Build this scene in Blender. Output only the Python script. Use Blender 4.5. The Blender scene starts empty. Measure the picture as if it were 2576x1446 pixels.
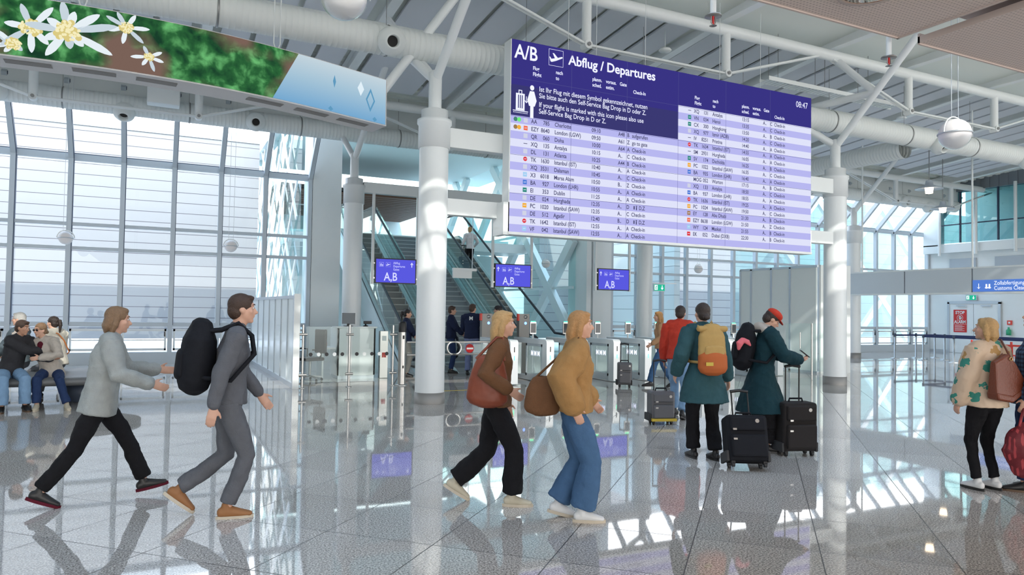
import bpy, bmesh, math, random
from mathutils import Vector, Matrix
random.seed(7)
SC = bpy.context.scene
COL = SC.collection
PI = math.pi

# ------------------------------------------------------------------ camera
FPX = 1828.0
psi, pit, rol = math.radians(26.2), math.atan(56 / 1828), math.atan(.016)
_fh = Vector((math.sin(psi), math.cos(psi), 0)); _rh = Vector((math.cos(psi), -math.sin(psi), 0)); _z = Vector((0, 0, 1))
_F = math.cos(pit) * _fh + math.sin(pit) * _z
_U0 = -math.sin(pit) * _fh + math.cos(pit) * _z
_R = math.cos(rol) * _rh + math.sin(rol) * _U0
_U = -math.sin(rol) * _rh + math.cos(rol) * _U0
cd = bpy.data.cameras.new('camera'); cam = bpy.data.objects.new('camera', cd); COL.objects.link(cam)
cd.sensor_width = 36; cd.lens = FPX / 2576 * 36; cd.clip_end = 400
M = Matrix.Identity(4)
for i in range(3):
    M[i][0], M[i][1], M[i][2] = _R[i], _U[i], -_F[i]
M[2][3] = 1.70
cam.matrix_world = M
SC.camera = cam

# ------------------------------------------------------------------ sky, sun, exposure
w = bpy.data.worlds.new('sky'); SC.world = w; w.use_nodes = True
nt = w.node_tree; nt.nodes.clear()
tc = nt.nodes.new('ShaderNodeTexCoord'); sp = nt.nodes.new('ShaderNodeSeparateXYZ')
cr = nt.nodes.new('ShaderNodeValToRGB'); bg = nt.nodes.new('ShaderNodeBackground'); wo = nt.nodes.new('ShaderNodeOutputWorld')
nt.links.new(tc.outputs['Generated'], sp.inputs[0]); nt.links.new(sp.outputs['Z'], cr.inputs[0])
nt.links.new(cr.outputs[0], bg.inputs[0]); nt.links.new(bg.outputs[0], wo.inputs[0])
e = cr.color_ramp.elements
e[0].position = 0.0; e[0].color = (.92, .88, .84, 1); e[1].position = .75; e[1].color = (.55, .72, .97, 1)
k = e.new(.18); k.color = (1, .975, .945, 1)
bg.inputs[1].default_value = 3.2
sd = bpy.data.lights.new('sun', 'SUN'); so = bpy.data.objects.new('sun', sd); COL.objects.link(so)
sd.energy = 2.4; sd.angle = math.radians(.7); sd.color = (1, .95, .87)
so.rotation_euler = Vector((.16, 1, -.70)).to_track_quat('-Z', 'Y').to_euler()
SC.view_settings.view_transform = 'Standard'; SC.view_settings.look = 'None'
SC.view_settings.gamma = 1; SC.view_settings.use_curve_mapping = False
SC.view_settings.exposure = 0.60
SC.cycles.max_bounces = 8; SC.cycles.transparent_max_bounces = 24
SC.cycles.diffuse_bounces = 6; SC.cycles.glossy_bounces = 4
SC.cycles.sample_clamp_indirect = 6
try: SC.cycles.use_denoising = True
except Exception: pass

# ------------------------------------------------------------------ materials
def nmat(name):
    m = bpy.data.materials.new(name); m.use_nodes = True
    return m, m.node_tree, m.node_tree.nodes['Principled BSDF']

def mat(name, c, r=.5, metal=0, noise=0, ns=8, bump=0, bs=60, emit=0, spec=.5, coat=0):
    m, t, b = nmat(name)
    b.inputs['Base Color'].default_value = (*c, 1); b.inputs['Roughness'].default_value = r
    b.inputs['Metallic'].default_value = metal; b.inputs['Specular IOR Level'].default_value = spec
    if coat: b.inputs['Coat Weight'].default_value = coat
    if emit:
        b.inputs['Emission Color'].default_value = (*c, 1); b.inputs['Emission Strength'].default_value = emit
    if noise or bump:
        tcn = t.nodes.new('ShaderNodeTexCoord')
    if noise:
        n = t.nodes.new('ShaderNodeTexNoise'); n.inputs['Scale'].default_value = ns; n.inputs['Detail'].default_value = 5
        t.links.new(tcn.outputs['Object'], n.inputs['Vector'])
        x = t.nodes.new('ShaderNodeMix'); x.data_type = 'RGBA'
        x.inputs[6].default_value = (*[max(0, v * (1 - noise)) for v in c], 1); x.inputs[7].default_value = (*[min(1, v * (1 + noise)) for v in c], 1)
        t.links.new(n.outputs[0], x.inputs[0]); t.links.new(x.outputs[2], b.inputs['Base Color'])
    if bump:
        n = t.nodes.new('ShaderNodeTexNoise'); n.inputs['Scale'].default_value = bs; n.inputs['Detail'].default_value = 4
        t.links.new(tcn.outputs['Object'], n.inputs['Vector'])
        q = t.nodes.new('ShaderNodeBump'); q.inputs['Strength'].default_value = bump; q.inputs['Distance'].default_value = .02
        t.links.new(n.outputs[0], q.inputs['Height']); t.links.new(q.outputs[0], b.inputs['Normal'])
    return m

def glass(name, tint, refl=1.0, haze=0.0):
    m = bpy.data.materials.new(name); m.use_nodes = True; t = m.node_tree; t.nodes.clear()
    o = t.nodes.new('ShaderNodeOutputMaterial'); a = t.nodes.new('ShaderNodeBsdfTransparent'); g = t.nodes.new('ShaderNodeBsdfGlossy')
    x = t.nodes.new('ShaderNodeMixShader'); fr = t.nodes.new('ShaderNodeFresnel'); mu = t.nodes.new('ShaderNodeMath'); mu.operation = 'MULTIPLY'
    a.inputs[0].default_value = (*tint, 1); g.inputs['Roughness'].default_value = .01; bf = t.nodes.new('ShaderNodeNewGeometry'); io = t.nodes.new('ShaderNodeMapRange'); io.inputs[3].default_value = 1.45; io.inputs[4].default_value = 1 / 1.45
    t.links.new(bf.outputs['Backfacing'], io.inputs[0]); t.links.new(io.outputs[0], fr.inputs[0])
    g.inputs[0].default_value = (.95, 1, 1, 1)
    mu.inputs[1].default_value = refl; t.links.new(fr.outputs[0], mu.inputs[0]); t.links.new(mu.outputs[0], x.inputs[0])
    t.links.new(a.outputs[0], x.inputs[1]); t.links.new(g.outputs[0], x.inputs[2])
    last = x
    if haze:
        d = t.nodes.new('ShaderNodeBsdfDiffuse'); d.inputs[0].default_value = (.85, .92, .92, 1)
        y = t.nodes.new('ShaderNodeMixShader'); y.inputs[0].default_value = haze
        t.links.new(x.outputs[0], y.inputs[1]); t.links.new(d.outputs[0], y.inputs[2]); last = y
    t.links.new(last.outputs[0], o.inputs[0])
    return m

def emi(name, c, s=1.0):
    m = bpy.data.materials.new(name); m.use_nodes = True; t = m.node_tree; t.nodes.clear()
    o = t.nodes.new('ShaderNodeOutputMaterial'); a = t.nodes.new('ShaderNodeEmission')
    a.inputs[0].default_value = (*c, 1); a.inputs[1].default_value = s; t.links.new(a.outputs[0], o.inputs[0])
    return m

def floor_mat():
    m, t, b = nmat('polished_granite'); N = t.nodes; L = t.links
    g = N.new('ShaderNodeNewGeometry'); s = N.new('ShaderNodeSeparateXYZ'); L.new(g.outputs['Position'], s.inputs[0])
    def mth(op, a, bb=None):
        n = N.new('ShaderNodeMath'); n.operation = op
        for i, v in enumerate((a, bb)):
            if v is None: continue
            if isinstance(v, (int, float)): n.inputs[i].default_value = v
            else: L.new(v, n.inputs[i])
        return n.outputs[0]
    u = mth('MULTIPLY', mth('ADD', s.outputs[0], s.outputs[1]), .7071); v = mth('MULTIPLY', mth('SUBTRACT', s.outputs[0], s.outputs[1]), .7071)
    T = .88
    def joint(q):
        fr = mth('FRACT', mth('DIVIDE', mth('ADD', q, 500.3), T)); return mth('LESS_THAN', fr, .009)
    j = mth('MAXIMUM', joint(u), joint(v))
    cell = N.new('ShaderNodeCombineXYZ')
    L.new(mth('FLOOR', mth('DIVIDE', mth('ADD', u, 500.3), T)), cell.inputs[0]); L.new(mth('FLOOR', mth('DIVIDE', mth('ADD', v, 500.3), T)), cell.inputs[1])
    wn = N.new('ShaderNodeTexWhiteNoise'); L.new(cell.outputs[0], wn.inputs[0])
    n1 = N.new('ShaderNodeTexNoise'); n1.inputs['Scale'].default_value = 75; n1.inputs['Detail'].default_value = 3; n1.inputs['Roughness'].default_value = .7; L.new(g.outputs['Position'], n1.inputs['Vector'])
    r1 = N.new('ShaderNodeValToRGB'); L.new(n1.outputs[0], r1.inputs[0]); ee = r1.color_ramp.elements
    ee[0].position = .34; ee[0].color = (.12, .11, .10, 1); ee[1].position = .62; ee[1].color = (.86, .82, .78, 1)
    k = ee.new(.5); k.color = (.50, .475, .45, 1)
    x = N.new('ShaderNodeMix'); x.data_type = 'RGBA'; x.blend_type = 'MULTIPLY'; x.inputs[0].default_value = 1
    hv = N.new('ShaderNodeMapRange'); L.new(wn.outputs[0], hv.inputs[0]); hv.inputs[3].default_value = .88; hv.inputs[4].default_value = 1.1
    L.new(r1.outputs[0], x.inputs[6]); L.new(hv.outputs[0], x.inputs[7])
    y = N.new('ShaderNodeMix'); y.data_type = 'RGBA'; L.new(j, y.inputs[0]); L.new(x.outputs[2], y.inputs[6]); y.inputs[7].default_value = (.05, .05, .05, 1)
    L.new(y.outputs[2], b.inputs['Base Color'])
    b.inputs['Roughness'].default_value = .045; b.inputs['IOR'].default_value = 1.85
    rr = mth('ADD', mth('MULTIPLY', j, .4), .03); L.new(rr, b.inputs['Roughness'])
    n2 = N.new('ShaderNodeTexNoise'); n2.inputs['Scale'].default_value = 1.3; L.new(g.outputs['Position'], n2.inputs['Vector'])
    bp = N.new('ShaderNodeBump'); bp.inputs['Strength'].default_value = .02; bp.inputs['Distance'].default_value = .02; L.new(n2.outputs[0], bp.inputs['Height']); L.new(bp.outputs[0], b.inputs['Normal'])
    return m

def cladding_mat(name, axis_scale, c=(.31, .32, .33), line=(.08, .08, .10), lw=.06):
    m, t, b = nmat(name); N = t.nodes; L = t.links
    g = N.new('ShaderNodeNewGeometry'); s = N.new('ShaderNodeSeparateXYZ'); L.new(g.outputs['Position'], s.inputs[0])
    a = N.new('ShaderNodeMath'); a.operation = 'MULTIPLY'; a.inputs[1].default_value = axis_scale; L.new(s.outputs[2], a.inputs[0])
    f = N.new('ShaderNodeMath'); f.operation = 'FRACT'; L.new(a.outputs[0], f.inputs[0])
    l = N.new('ShaderNodeMath'); l.operation = 'LESS_THAN'; l.inputs[1].default_value = lw; L.new(f.outputs[0], l.inputs[0])
    x = N.new('ShaderNodeMix'); x.data_type = 'RGBA'; L.new(l.outputs[0], x.inputs[0]); x.inputs[6].default_value = (*c, 1); x.inputs[7].default_value = (*line, 1)
    L.new(x.outputs[2], b.inputs['Base Color']); b.inputs['Roughness'].default_value = .5
    return m

def dotted_mat(name, c, hole, scale, r=.6):
    m, t, b = nmat(name); N = t.nodes; L = t.links
    g = N.new('ShaderNodeNewGeometry'); sc = N.new('ShaderNodeVectorMath'); sc.operation = 'SCALE'; sc.inputs[3].default_value = scale; L.new(g.outputs['Position'], sc.inputs[0])
    fr = N.new('ShaderNodeVectorMath'); fr.operation = 'FRACTION'; L.new(sc.outputs[0], fr.inputs[0])
    s = N.new('ShaderNodeSeparateXYZ'); L.new(fr.outputs[0], s.inputs[0])
    o = []
    for i in (0, 1):
        q = N.new('ShaderNodeMath'); q.operation = 'GREATER_THAN'; q.inputs[1].default_value = .55; L.new(s.outputs[i], q.inputs[0]); o.append(q)
    p = N.new('ShaderNodeMath'); p.operation = 'MULTIPLY'; L.new(o[0].outputs[0], p.inputs[0]); L.new(o[1].outputs[0], p.inputs[1])
    x = N.new('ShaderNodeMix'); x.data_type = 'RGBA'; L.new(p.outputs[0], x.inputs[0]); x.inputs[6].default_value = (*c, 1); x.inputs[7].default_value = (*hole, 1)
    L.new(x.outputs[2], b.inputs['Base Color']); b.inputs['Roughness'].default_value = r
    return m

MT = dict(
    white=mat('white_paint', (.80, .83, .83), .38, noise=.02, ns=3),
    colw=mat('column_enamel', (.80, .83, .84), .30, noise=.015, ns=2),
    duct=mat('duct_paint', (.78, .81, .80), .45),
    steel=mat('brushed_steel', (.55, .54, .52), .28, 1),
    dsteel=mat('dark_steel', (.32, .32, .32), .35, .8),
    gatew=mat('gate_enamel', (.74, .78, .80), .3, .3),
    alu=mat('satin_aluminium', (.62, .66, .70), .35, .6),
    mull=mat('mullion_grey', (.55, .61, .66), .4),
    gasket=mat('dark_gasket', (.05, .07, .12), .5),
    deck=mat('roof_deck', (.78, .81, .76), .5),
    panel=mat('acoustic_panel', (.66, .68, .72), .8),
    panelc=mat('pale_ceiling_panel', (.70, .80, .82), .8),
    perf=dotted_mat('perforated_panel', (.62, .70, .70), (.25, .30, .31), 9),
    tan=dotted_mat('tan_soffit_panel', (.74, .62, .56), (.5, .41, .37), 28),
    tanflat=mat('tan_edge', (.62, .52, .47), .6),
    black=mat('black_plastic', (.012, .012, .014), .4),
    rubber=mat('black_rubber', (.02, .02, .022), .6),
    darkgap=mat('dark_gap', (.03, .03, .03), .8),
    floor=floor_mat(),
    floor2=mat('outdoor_paving', (.6, .6, .59), .8),
    clad=cladding_mat('white_cladding', 1 / .395),
    clad2=cladding_mat('teal_grey_cladding', 1 / .6, (.20, .29, .31), (.11, .17, .19), .05),
    glass=glass('clear_glass', (.96, .985, .985)),
    glassT=glass('teal_glass', (.80, .95, .95), 1.0),
    glassF=glass('facade_glass', (.95, .975, .99), .8),
    glassP=glass('barrier_glass', (.94, .98, .975), .6, .008),
    glassE=glass('balustrade_glass', (.80, .95, .95), 1.3, .10),
    glassG=glass('gate_glass', (.93, .98, .97), 1.0, .28),
    frost=mat('frosted_panel', (.82, .88, .88), .25),
    brown=mat('brown_louvre', (.10, .045, .025), .6),
    red=mat('red_enamel', (.62, .03, .03), .4),
    redp=mat('red_barrier_plastic', (.75, .07, .05), .4),
    signw=emi('sign_white', (.75, .78, 1), .95),
    green=emi('exit_green', (.02, .42, .26), .8),
    greenl=emi('green_led', (.05, 1, .35), 2.5),
    bluel=emi('blue_led', (.15, .3, 1), 2.5),
    warm=emi('warm_lamp', (1, .78, .55), 4.0),
    lwhite=emi('soft_white_light', (1, 1, 1), 1.5),
    globe=mat('pearl_globe', (.85, .82, .82), .3),
    clearg=glass('clear_dome', (.97, .98, .98), 1.2),
)

# ------------------------------------------------------------------ mesh helpers
class MB:
    def __init__(s): s.v = []; s.f = []; s.sm = []
    def add(s, vs, fs, smooth=False):
        n = len(s.v); s.v += [Vector(v) for v in vs]; s.f += [[i + n for i in f] for f in fs]; s.sm += [smooth] * len(fs); return s
    def box(s, x0, x1, y0, y1, z0, z1):
        return s.add([(x0, y0, z0), (x1, y0, z0), (x1, y1, z0), (x0, y1, z0), (x0, y0, z1), (x1, y0, z1), (x1, y1, z1), (x0, y1, z1)],
                     [(3, 2, 1, 0), (4, 5, 6, 7), (0, 1, 5, 4), (1, 2, 6, 5), (2, 3, 7, 6), (3, 0, 4, 7)])
    def bar(s, a, b, w, h, up=(0, 0, 1)):      # rectangular bar, w sideways, h along up
        a, b = Vector(a), Vector(b); d = (b - a).normalized(); up = Vector(up)
        if abs(d.dot(up)) > .98: up = Vector((1, 0, 0))
        sd_ = d.cross(up).normalized() * w / 2; u = sd_.cross(d).normalized() * h / 2
        vs = [p + x for p in (a, b) for x in (-sd_ - u, sd_ - u, sd_ + u, -sd_ + u)]
        return s.add(vs, [(0, 1, 2, 3), (7, 6, 5, 4), (0, 4, 5, 1), (1, 5, 6, 2), (2, 6, 7, 3), (3, 7, 4, 0)])
    def cyl(s, a, b, r0, r1=None, n=20, caps=True):
        r1 = r0 if r1 is None else r1; a, b = Vector(a), Vector(b); d = (b - a).normalized()
        u = d.orthogonal().normalized(); q = d.cross(u)
        vs = [p + (u * math.cos(2 * PI * i / n) + q * math.sin(2 * PI * i / n)) * r for p, r in ((a, r0), (b, r1)) for i in range(n)]
        s.add(vs, [(i, (i + 1) % n, n + (i + 1) % n, n + i) for i in range(n)], True)
        if caps: s.add(vs, [list(range(n))[::-1], list(range(n, 2 * n))])
        return s
    def lathe(s, prof, c=(0, 0, 0), n=32, axis=None):
        c = Vector(c); ax = Vector(axis or (0, 0, 1)).normalized(); u = ax.orthogonal().normalized(); q = ax.cross(u); vs = []
        for r, z in prof:
            for i in range(n):
                a = 2 * PI * i / n; vs.append(c + ax * z + (u * math.cos(a) + q * math.sin(a)) * max(r, 1e-4))
        fs = [(j * n + i, j * n + (i + 1) % n, (j + 1) * n + (i + 1) % n, (j + 1) * n + i) for j in range(len(prof) - 1) for i in range(n)]
        return s.add(vs, fs, True)
    def sphere(s, c, r, n=24, m=14, sc=(1, 1, 1)):
        vs = []; c = Vector(c)
        for j in range(m + 1):
            t = PI * j / m
            for i in range(n):
                a = 2 * PI * i / n; vs.append(c + Vector((math.sin(t) * math.cos(a) * r * sc[0], math.sin(t) * math.sin(a) * r * sc[1], -math.cos(t) * r * sc[2])))
        return s.add(vs, [(j * n + i, j * n + (i + 1) % n, (j + 1) * n + (i + 1) % n, (j + 1) * n + i) for j in range(m) for i in range(n)], True)
    def tube(s, pts, r, n=10, closed=False):
        P = [Vector(p) for p in pts]; L_ = len(P); rs = r if isinstance(r, (list, tuple)) else [r] * L_; vs = []; u = None
        for i, p in enumerate(P):
            if closed: d = P[(i + 1) % L_] - P[i - 1]
            else: d = P[min(i + 1, L_ - 1)] - P[max(i - 1, 0)]
            d.normalize()
            u = d.orthogonal().normalized() if u is None else (u - d * u.dot(d)).normalized()
            q = d.cross(u); vs += [p + (u * math.cos(2 * PI * k_ / n) + q * math.sin(2 * PI * k_ / n)) * rs[i] for k_ in range(n)]
        fs = [(j * n + i, j * n + (i + 1) % n, (j + 1) * n + (i + 1) % n, (j + 1) * n + i) for j in range(L_ - 1) for i in range(n)]
        if closed:
            j = L_ - 1; fs += [(j * n + i, j * n + (i + 1) % n, (i + 1) % n, i) for i in range(n)]
        s.add(vs, fs, True)
        if not closed: s.add(vs, [list(range(n))[::-1], list(range((L_ - 1) * n, L_ * n))])
        return s
    def prism(s, poly, axis, t0, t1):   # polygon in the plane normal to axis (0,1,2), extruded t0..t1
        def P(a, b, t): return [(t, a, b), (a, t, b), (a, b, t)][axis]
        n = len(poly); vs = [P(a, b, t0) for a, b in poly] + [P(a, b, t1) for a, b in poly]
        return s.add(vs, [list(range(n))[::-1], list(range(n, 2 * n))] + [(i, (i + 1) % n, n + (i + 1) % n, n + i) for i in range(n)])
    def build(s, name, m, parent=None, world=False, bevel=0):
        me = bpy.data.meshes.new(name); vs = s.v
        if parent is not None and world:
            inv = (Matrix.Translation(parent.location) @ parent.rotation_euler.to_matrix().to_4x4()).inverted()
            vs = [inv @ v for v in vs]
        me.from_pydata([tuple(v) for v in vs], [], s.f)
        for i, p in enumerate(me.polygons): p.use_smooth = s.sm[i]
        bm = bmesh.new(); bm.from_mesh(me); bmesh.ops.recalc_face_normals(bm, faces=bm.faces); bm.to_mesh(me); bm.free()
        me.materials.append(MT[m] if isinstance(m, str) else m)
        o = bpy.data.objects.new(name, me); COL.objects.link(o)
        if parent is not None: o.parent = parent
        if bevel:
            b_ = o.modifiers.new('bevel', 'BEVEL'); b_.width = bevel; b_.segments = 2; b_.limit_method = 'ANGLE'
        return o

def tag(o, label=None, cat=None, group=None, kind=None):
    if label: o['label'] = label
    if cat: o['category'] = cat
    if group: o['group'] = group
    if kind: o['kind'] = kind
    return o
def thing(name, label, cat, loc=(0, 0, 0), rz=0, group=None):
    o = bpy.data.objects.new(name, None); COL.objects.link(o); o.location = loc; o.rotation_euler = (0, 0, rz); o.empty_display_size = .1
    return tag(o, label, cat, group)
def copy_tree(o, parent=None, loc=None, rz=None, label=None):
    c = o.copy(); COL.objects.link(c)
    if parent is not None: c.parent = parent
    if loc is not None: c.location = loc
    if rz is not None: c.rotation_euler = (0, 0, rz)
    if label: c['label'] = label
    for ch in list(o.children): copy_tree(ch, c)
    return c
def struct(name, mb, m, parent=None):
    o = mb.build(name, m, parent)
    if parent is None: o['kind'] = 'structure'
    return o

FONT = None
def text_geo(txt, size, align='LEFT', bold=0.0, xs=1.0):
    """flat lettering as (verts2d, faces); cap height about .72*size"""
    cu = bpy.data.curves.new('t', 'FONT'); cu.body = txt; cu.size = size; cu.align_x = align; cu.offset = bold; cu.resolution_u = 3
    ob = bpy.data.objects.new('t', cu); COL.objects.link(ob)
    dg = bpy.context.evaluated_depsgraph_get(); me = bpy.data.meshes.new_from_object(ob.evaluated_get(dg))
    vs = [(v.co.x * xs, v.co.y) for v in me.vertices]; fs = [list(p.vertices) for p in me.polygons]
    bpy.data.objects.remove(ob); bpy.data.curves.remove(cu); bpy.data.meshes.remove(me)
    return vs, fs
_tcache = {}
def put_text(mb, txt, size, org, ex, ey, align='LEFT', bold=0.0, xs=1.0):
    k_ = (txt, size, align, bold, xs)
    if k_ not in _tcache: _tcache[k_] = text_geo(txt, size, align, bold, xs)
    vs, fs = _tcache[k_]; org, ex, ey = Vector(org), Vector(ex), Vector(ey)
    mb.add([org + ex * a + ey * b_ for a, b_ in vs], fs)
EX, EZ = Vector((1, 0, 0)), Vector((0, 0, 1))
# ------------------------------------------------------------------ setting
fl = struct('floor', MB().add([(-14, -14, 0), (34.3, -14, 0), (34.3, 23.2, 0), (-14, 23.2, 0)], [(0, 1, 2, 3)]), 'floor')
struct('floor', MB().add([(4.3, 23.2, 0), (14.1, 23.2, 0), (14.1, 40, 0), (4.3, 40, 0)], [(0, 1, 2, 3)]), 'floor')
tag(MB().add([(-60, 23.3, -.25), (80, 23.3, -.25), (80, 70, -.25), (-60, 70, -.25)], [(0, 1, 2, 3)]).build('paving', 'floor2'), kind='structure')

# roof profile: level above the front bays, falling gently to the glazed facade
def zr(y): return 8.75 - .085 * max(0, y - 12.0)
def roof_strip(y0, y1, x0=-14, x1=38):
    mb = MB(); vs = []; ys = []
    y = y0; P = .36; prof = []
    while y < y1:
        for dy, dz in ((0, 0), (.14, 0), (.18, .09), (.32, .09)):
            if y + dy <= y1: prof.append((y + dy, zr(y + dy) + dz))
        y += P
    prof.append((y1, zr(y1)))
    for yy, zz in prof: vs += [(x0, yy, zz), (x1, yy, zz)]
    n = len(prof); mb.add(vs, [(2 * i, 2 * i + 1, 2 * i + 3, 2 * i + 2) for i in range(n - 1)])
    mb.add([(x0, y0, zr(y0) + .12), (x1, y0, zr(y0) + .12), (x1, y1, zr(y1) + .12), (x0, y1, zr(y1) + .12)], [(0, 1, 2, 3)])
    return mb
SLOT = (3.0, 5.4)
struct('ceiling', roof_strip(-14, SLOT[0]), 'deck')
struct('ceiling', roof_strip(SLOT[1], 22.0), 'deck')
# rooflight bars crossing the slot
m = MB()
for i in range(-12, 38): m.bar((i * 1.0, SLOT[0] - .1, 8.8), (i * 1.0, SLOT[1] + .1, 8.85), .06, .08)
m.bar((-14, 3.9, 8.85), (38, 3.9, 8.85), .07, .08).bar((-14, 4.75, 8.85), (38, 4.75, 8.85), .05, .08)
tag(m.build('trim_1', 'white'), kind='structure')
o = MB().add([(-14, SLOT[0], 8.93), (38, SLOT[0], 8.93), (38, SLOT[1], 8.93), (-14, SLOT[1], 8.93)], [(0, 1, 2, 3)]).build('window_3', 'glass'); o['kind'] = 'structure'

# --- glazed facade along Y = 23.2 with its inclined upper row
FY = 23.2; KZ = 5.70; TY, TZ = 21.5, 7.40
def facade(name, xs, x0, x1, trans, sill=True):
    root = bpy.data.objects.new(name, None); COL.objects.link(root); root['kind'] = 'structure'; root.location = (x0, FY, 0)
    g = MB().add([(x0, FY + .04, .3), (x1, FY + .04, .3), (x1, FY + .04, KZ), (x0, FY + .04, KZ)], [(0, 1, 2, 3)])
    g.add([(x0, FY + .04, KZ), (x1, FY + .04, KZ), (x1, TY + .04, TZ), (x0, TY + .04, TZ)], [(0, 1, 2, 3)])
    g.build('window_glass', 'glassF', root, world=True)
    for x in xs:
        mm = MB().box(x - .06, x + .06, FY - .17, FY, 0, KZ)
        mm.bar((x, FY - .08, KZ - .03), (x, TY - .08, TZ), .12, .16, (0, 1, 1))
        mm.build('mullion', 'mull', root, world=True)
        gk = MB().box(x + .06, x + .075, FY - .15, FY + .02, 1.1, KZ); gk.bar((x + .067, FY - .05, KZ - .03), (x + .067, TY - .05, TZ), .015, .16, (0, 1, 1))
        gk.build('mullion_gasket', 'gasket', root, world=True)
    for z, h in trans:
        MB().box(x0, x1, FY - .12, FY + .02, z - h / 2, z + h / 2).build('transom', 'mull', root, world=True)
    MB().box(x0, x1, FY - .10, FY + .0, KZ + .07, KZ + .11).build('transom_gasket', 'gasket', root, world=True)
    MB().box(x0, x1, FY - .18, FY + .1, 0, .33).build('window_sill', 'mull', root, world=True)
    for a, b in zip(xs[:-1], xs[1:]):   # low opening lights
        fr = MB()
        for q in ((a + .09, b - .09, .38, .44), (a + .09, b - .09, .93, .99)): fr.box(q[0], q[1], FY - .14, FY - .02, q[2], q[3])
        for q in ((a + .09, a + .14), (b - .14, b - .09)): fr.box(q[0], q[1], FY - .14, FY - .02, .38, .99)
        fr.box(a + .1, b - .1, FY - .1, FY - .04, .66, .69)
        fr.build('window_frame', 'white', root, world=True)
        MB().box(b - .15, b - .12, FY - .17, FY - .13, .78, .92).build('window_handle', 'black', root, world=True)
    return root
TR = ((5.70, .17), (3.86, .09), (3.20, .09), (1.12, .12))
xsL = [-3.46 - 1.295 * k for k in (4, 3, 2, 1)] + [-3.46, -2.14, -.87, .43, 1.69, 2.95, 4.28]
facade('window_1', xsL, xsL[0], 4.33, TR)
xsR = [15.55, 16.75, 17.95, 19.16, 20.42, 21.64, 22.88, 24.1, 25.35, 26.6, 27.9, 29.17, 30.46, 31.72, 32.95, 34.2]
facade('window_2', xsR, 15.5, 34.25, TR)

# piers beside the recess with the escalators
p = MB().box(4.33, 5.25, 23.05, 24.4, 0, 8.3).build('wall_left_pier', 'white'); p.name = 'trim_2'; p['kind'] = 'structure'
m = MB().box(14.15, 14.35, 22.6, 23.9, 0, 8.3).box(14.4, 14.5, 22.9, 23.9, 0, 8.3).box(14.5, 14.95, 22.7, 23.9, 0, 8.3).box(14.95, 15.5, 23.0, 23.9, 0, 8.3)
p = m.build('trim_3', 'white'); p['kind'] = 'structure'

# --- recess: diagonal lattice walls, roof, upper floor
def lattice(name, X, y0, y1, z0, z1, ph, mt, w=.34, step=2.25, axis=0, th=.22):
    root = bpy.data.objects.new(name, None); COL.objects.link(root); root['kind'] = 'structure'; root.location = (X, y0, 0) if axis == 0 else (y0, X, 0)
    g = MB().add([(X, y0, z0), (X, y1, z0), (X, y1, z1), (X, y0, z1)] if axis == 0 else [(y0, X, z0), (y1, X, z0), (y1, X, z1), (y0, X, z1)], [(0, 1, 2, 3)])
    g.build('window_glass', 'glassT', root, world=True)
    k0 = int((y0 - 12 - ph) / (2 * step)) - 1
    for k_ in range(k0, k0 + 16):
        for s_ in (1, -1):
            # line through (ph+2*step*k, 2.57) with slope s*1.03
            yb = ph + 2 * step * k_; t = []
            A = (yb + (z0 - 2.57) / (1.03 * s_), z0); B = (yb + (z1 - 2.57) / (1.03 * s_), z1)
            def clip(P, Q):
                (ya, za), (yc, zc) = P, Q
                if ya > yc: (ya, za), (yc, zc) = (yc, zc), (ya, za)
                if yc < y0 + .05 or ya > y1 - .05: return None
                def at(y): return za + (zc - za) * (y - ya) / (yc - ya)
                a_, b_ = max(ya, y0), min(yc, y1)
                if b_ - a_ < .3: return None
                return (a_, at(a_)), (b_, at(b_))
            c = clip(A, B)
            if c:
                (a1, b1), (a2, b2) = c
                if axis == 0: mb = MB().bar((X - .12 - .012 * s_, a1, b1), (X - .12 - .012 * s_, a2, b2), w, th, (1, 0, 0))
                else: mb = MB().bar((a1, X + .1 + .012 * s_, b1), (a2, X + .1 + .012 * s_, b2), w, .2, (0, 1, 0))
                # bar() takes w sideways to 'up': sideways is in the wall plane here
                mb.build('lattice_member', mt, root, world=True)
    return root
MT['lat'] = mat('lattice_blue_white', (.76, .86, .89), .35)
lattice('window_4', 14.1, 23.3, 39, 0, 8.3, 25.05, 'lat', .38, 2.37)
lattice('window_5', 4.15, 23.9, 39, 0, 8.6, 24.6, 'white', .16, 1.3, th=.05)
for z in (2.57, 4.85):
    MB().bar((14.0, 23.3, z), (14.0, 39, z), .08, .1).build('trim_4', 'lat')['kind'] = 'structure'
MB().add([(3.9, 36, 8.4), (15.6, 36, 8.4), (15.6, 40, 8.4), (3.9, 40, 8.4)], [(0, 1, 2, 3)]).build('window_added_rooflight', 'glassT')['kind'] = 'structure'  # hidden glass strip added to the recess roof to let more daylight in
MB().box(3.9, 15.6, 22.0, 36, 8.3, 8.45).build('ceiling', 'panelc')['kind'] = 'structure'
# upper floor behind the escalator heads
MB().box(4.3, 14.0, 28.9, 40, 4.35, 4.7).build('floor', 'white')['kind'] = 'structure'
MB().box(4.3, 14.0, 40, 40.2, 0, 8.3).build('wall_back', 'panelc')['kind'] = 'structure'
m = MB()
for i in range(16): m.box(4.4, 12.4, 31 + i * .55, 31.46 + i * .55, 6.55, 6.62)
m.build('ceiling', 'brown')['kind'] = 'structure'
MB().box(4.4, 12.4, 30.9, 40, 6.66, 6.8).build('ceiling', 'darkgap')['kind'] = 'structure'

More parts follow.
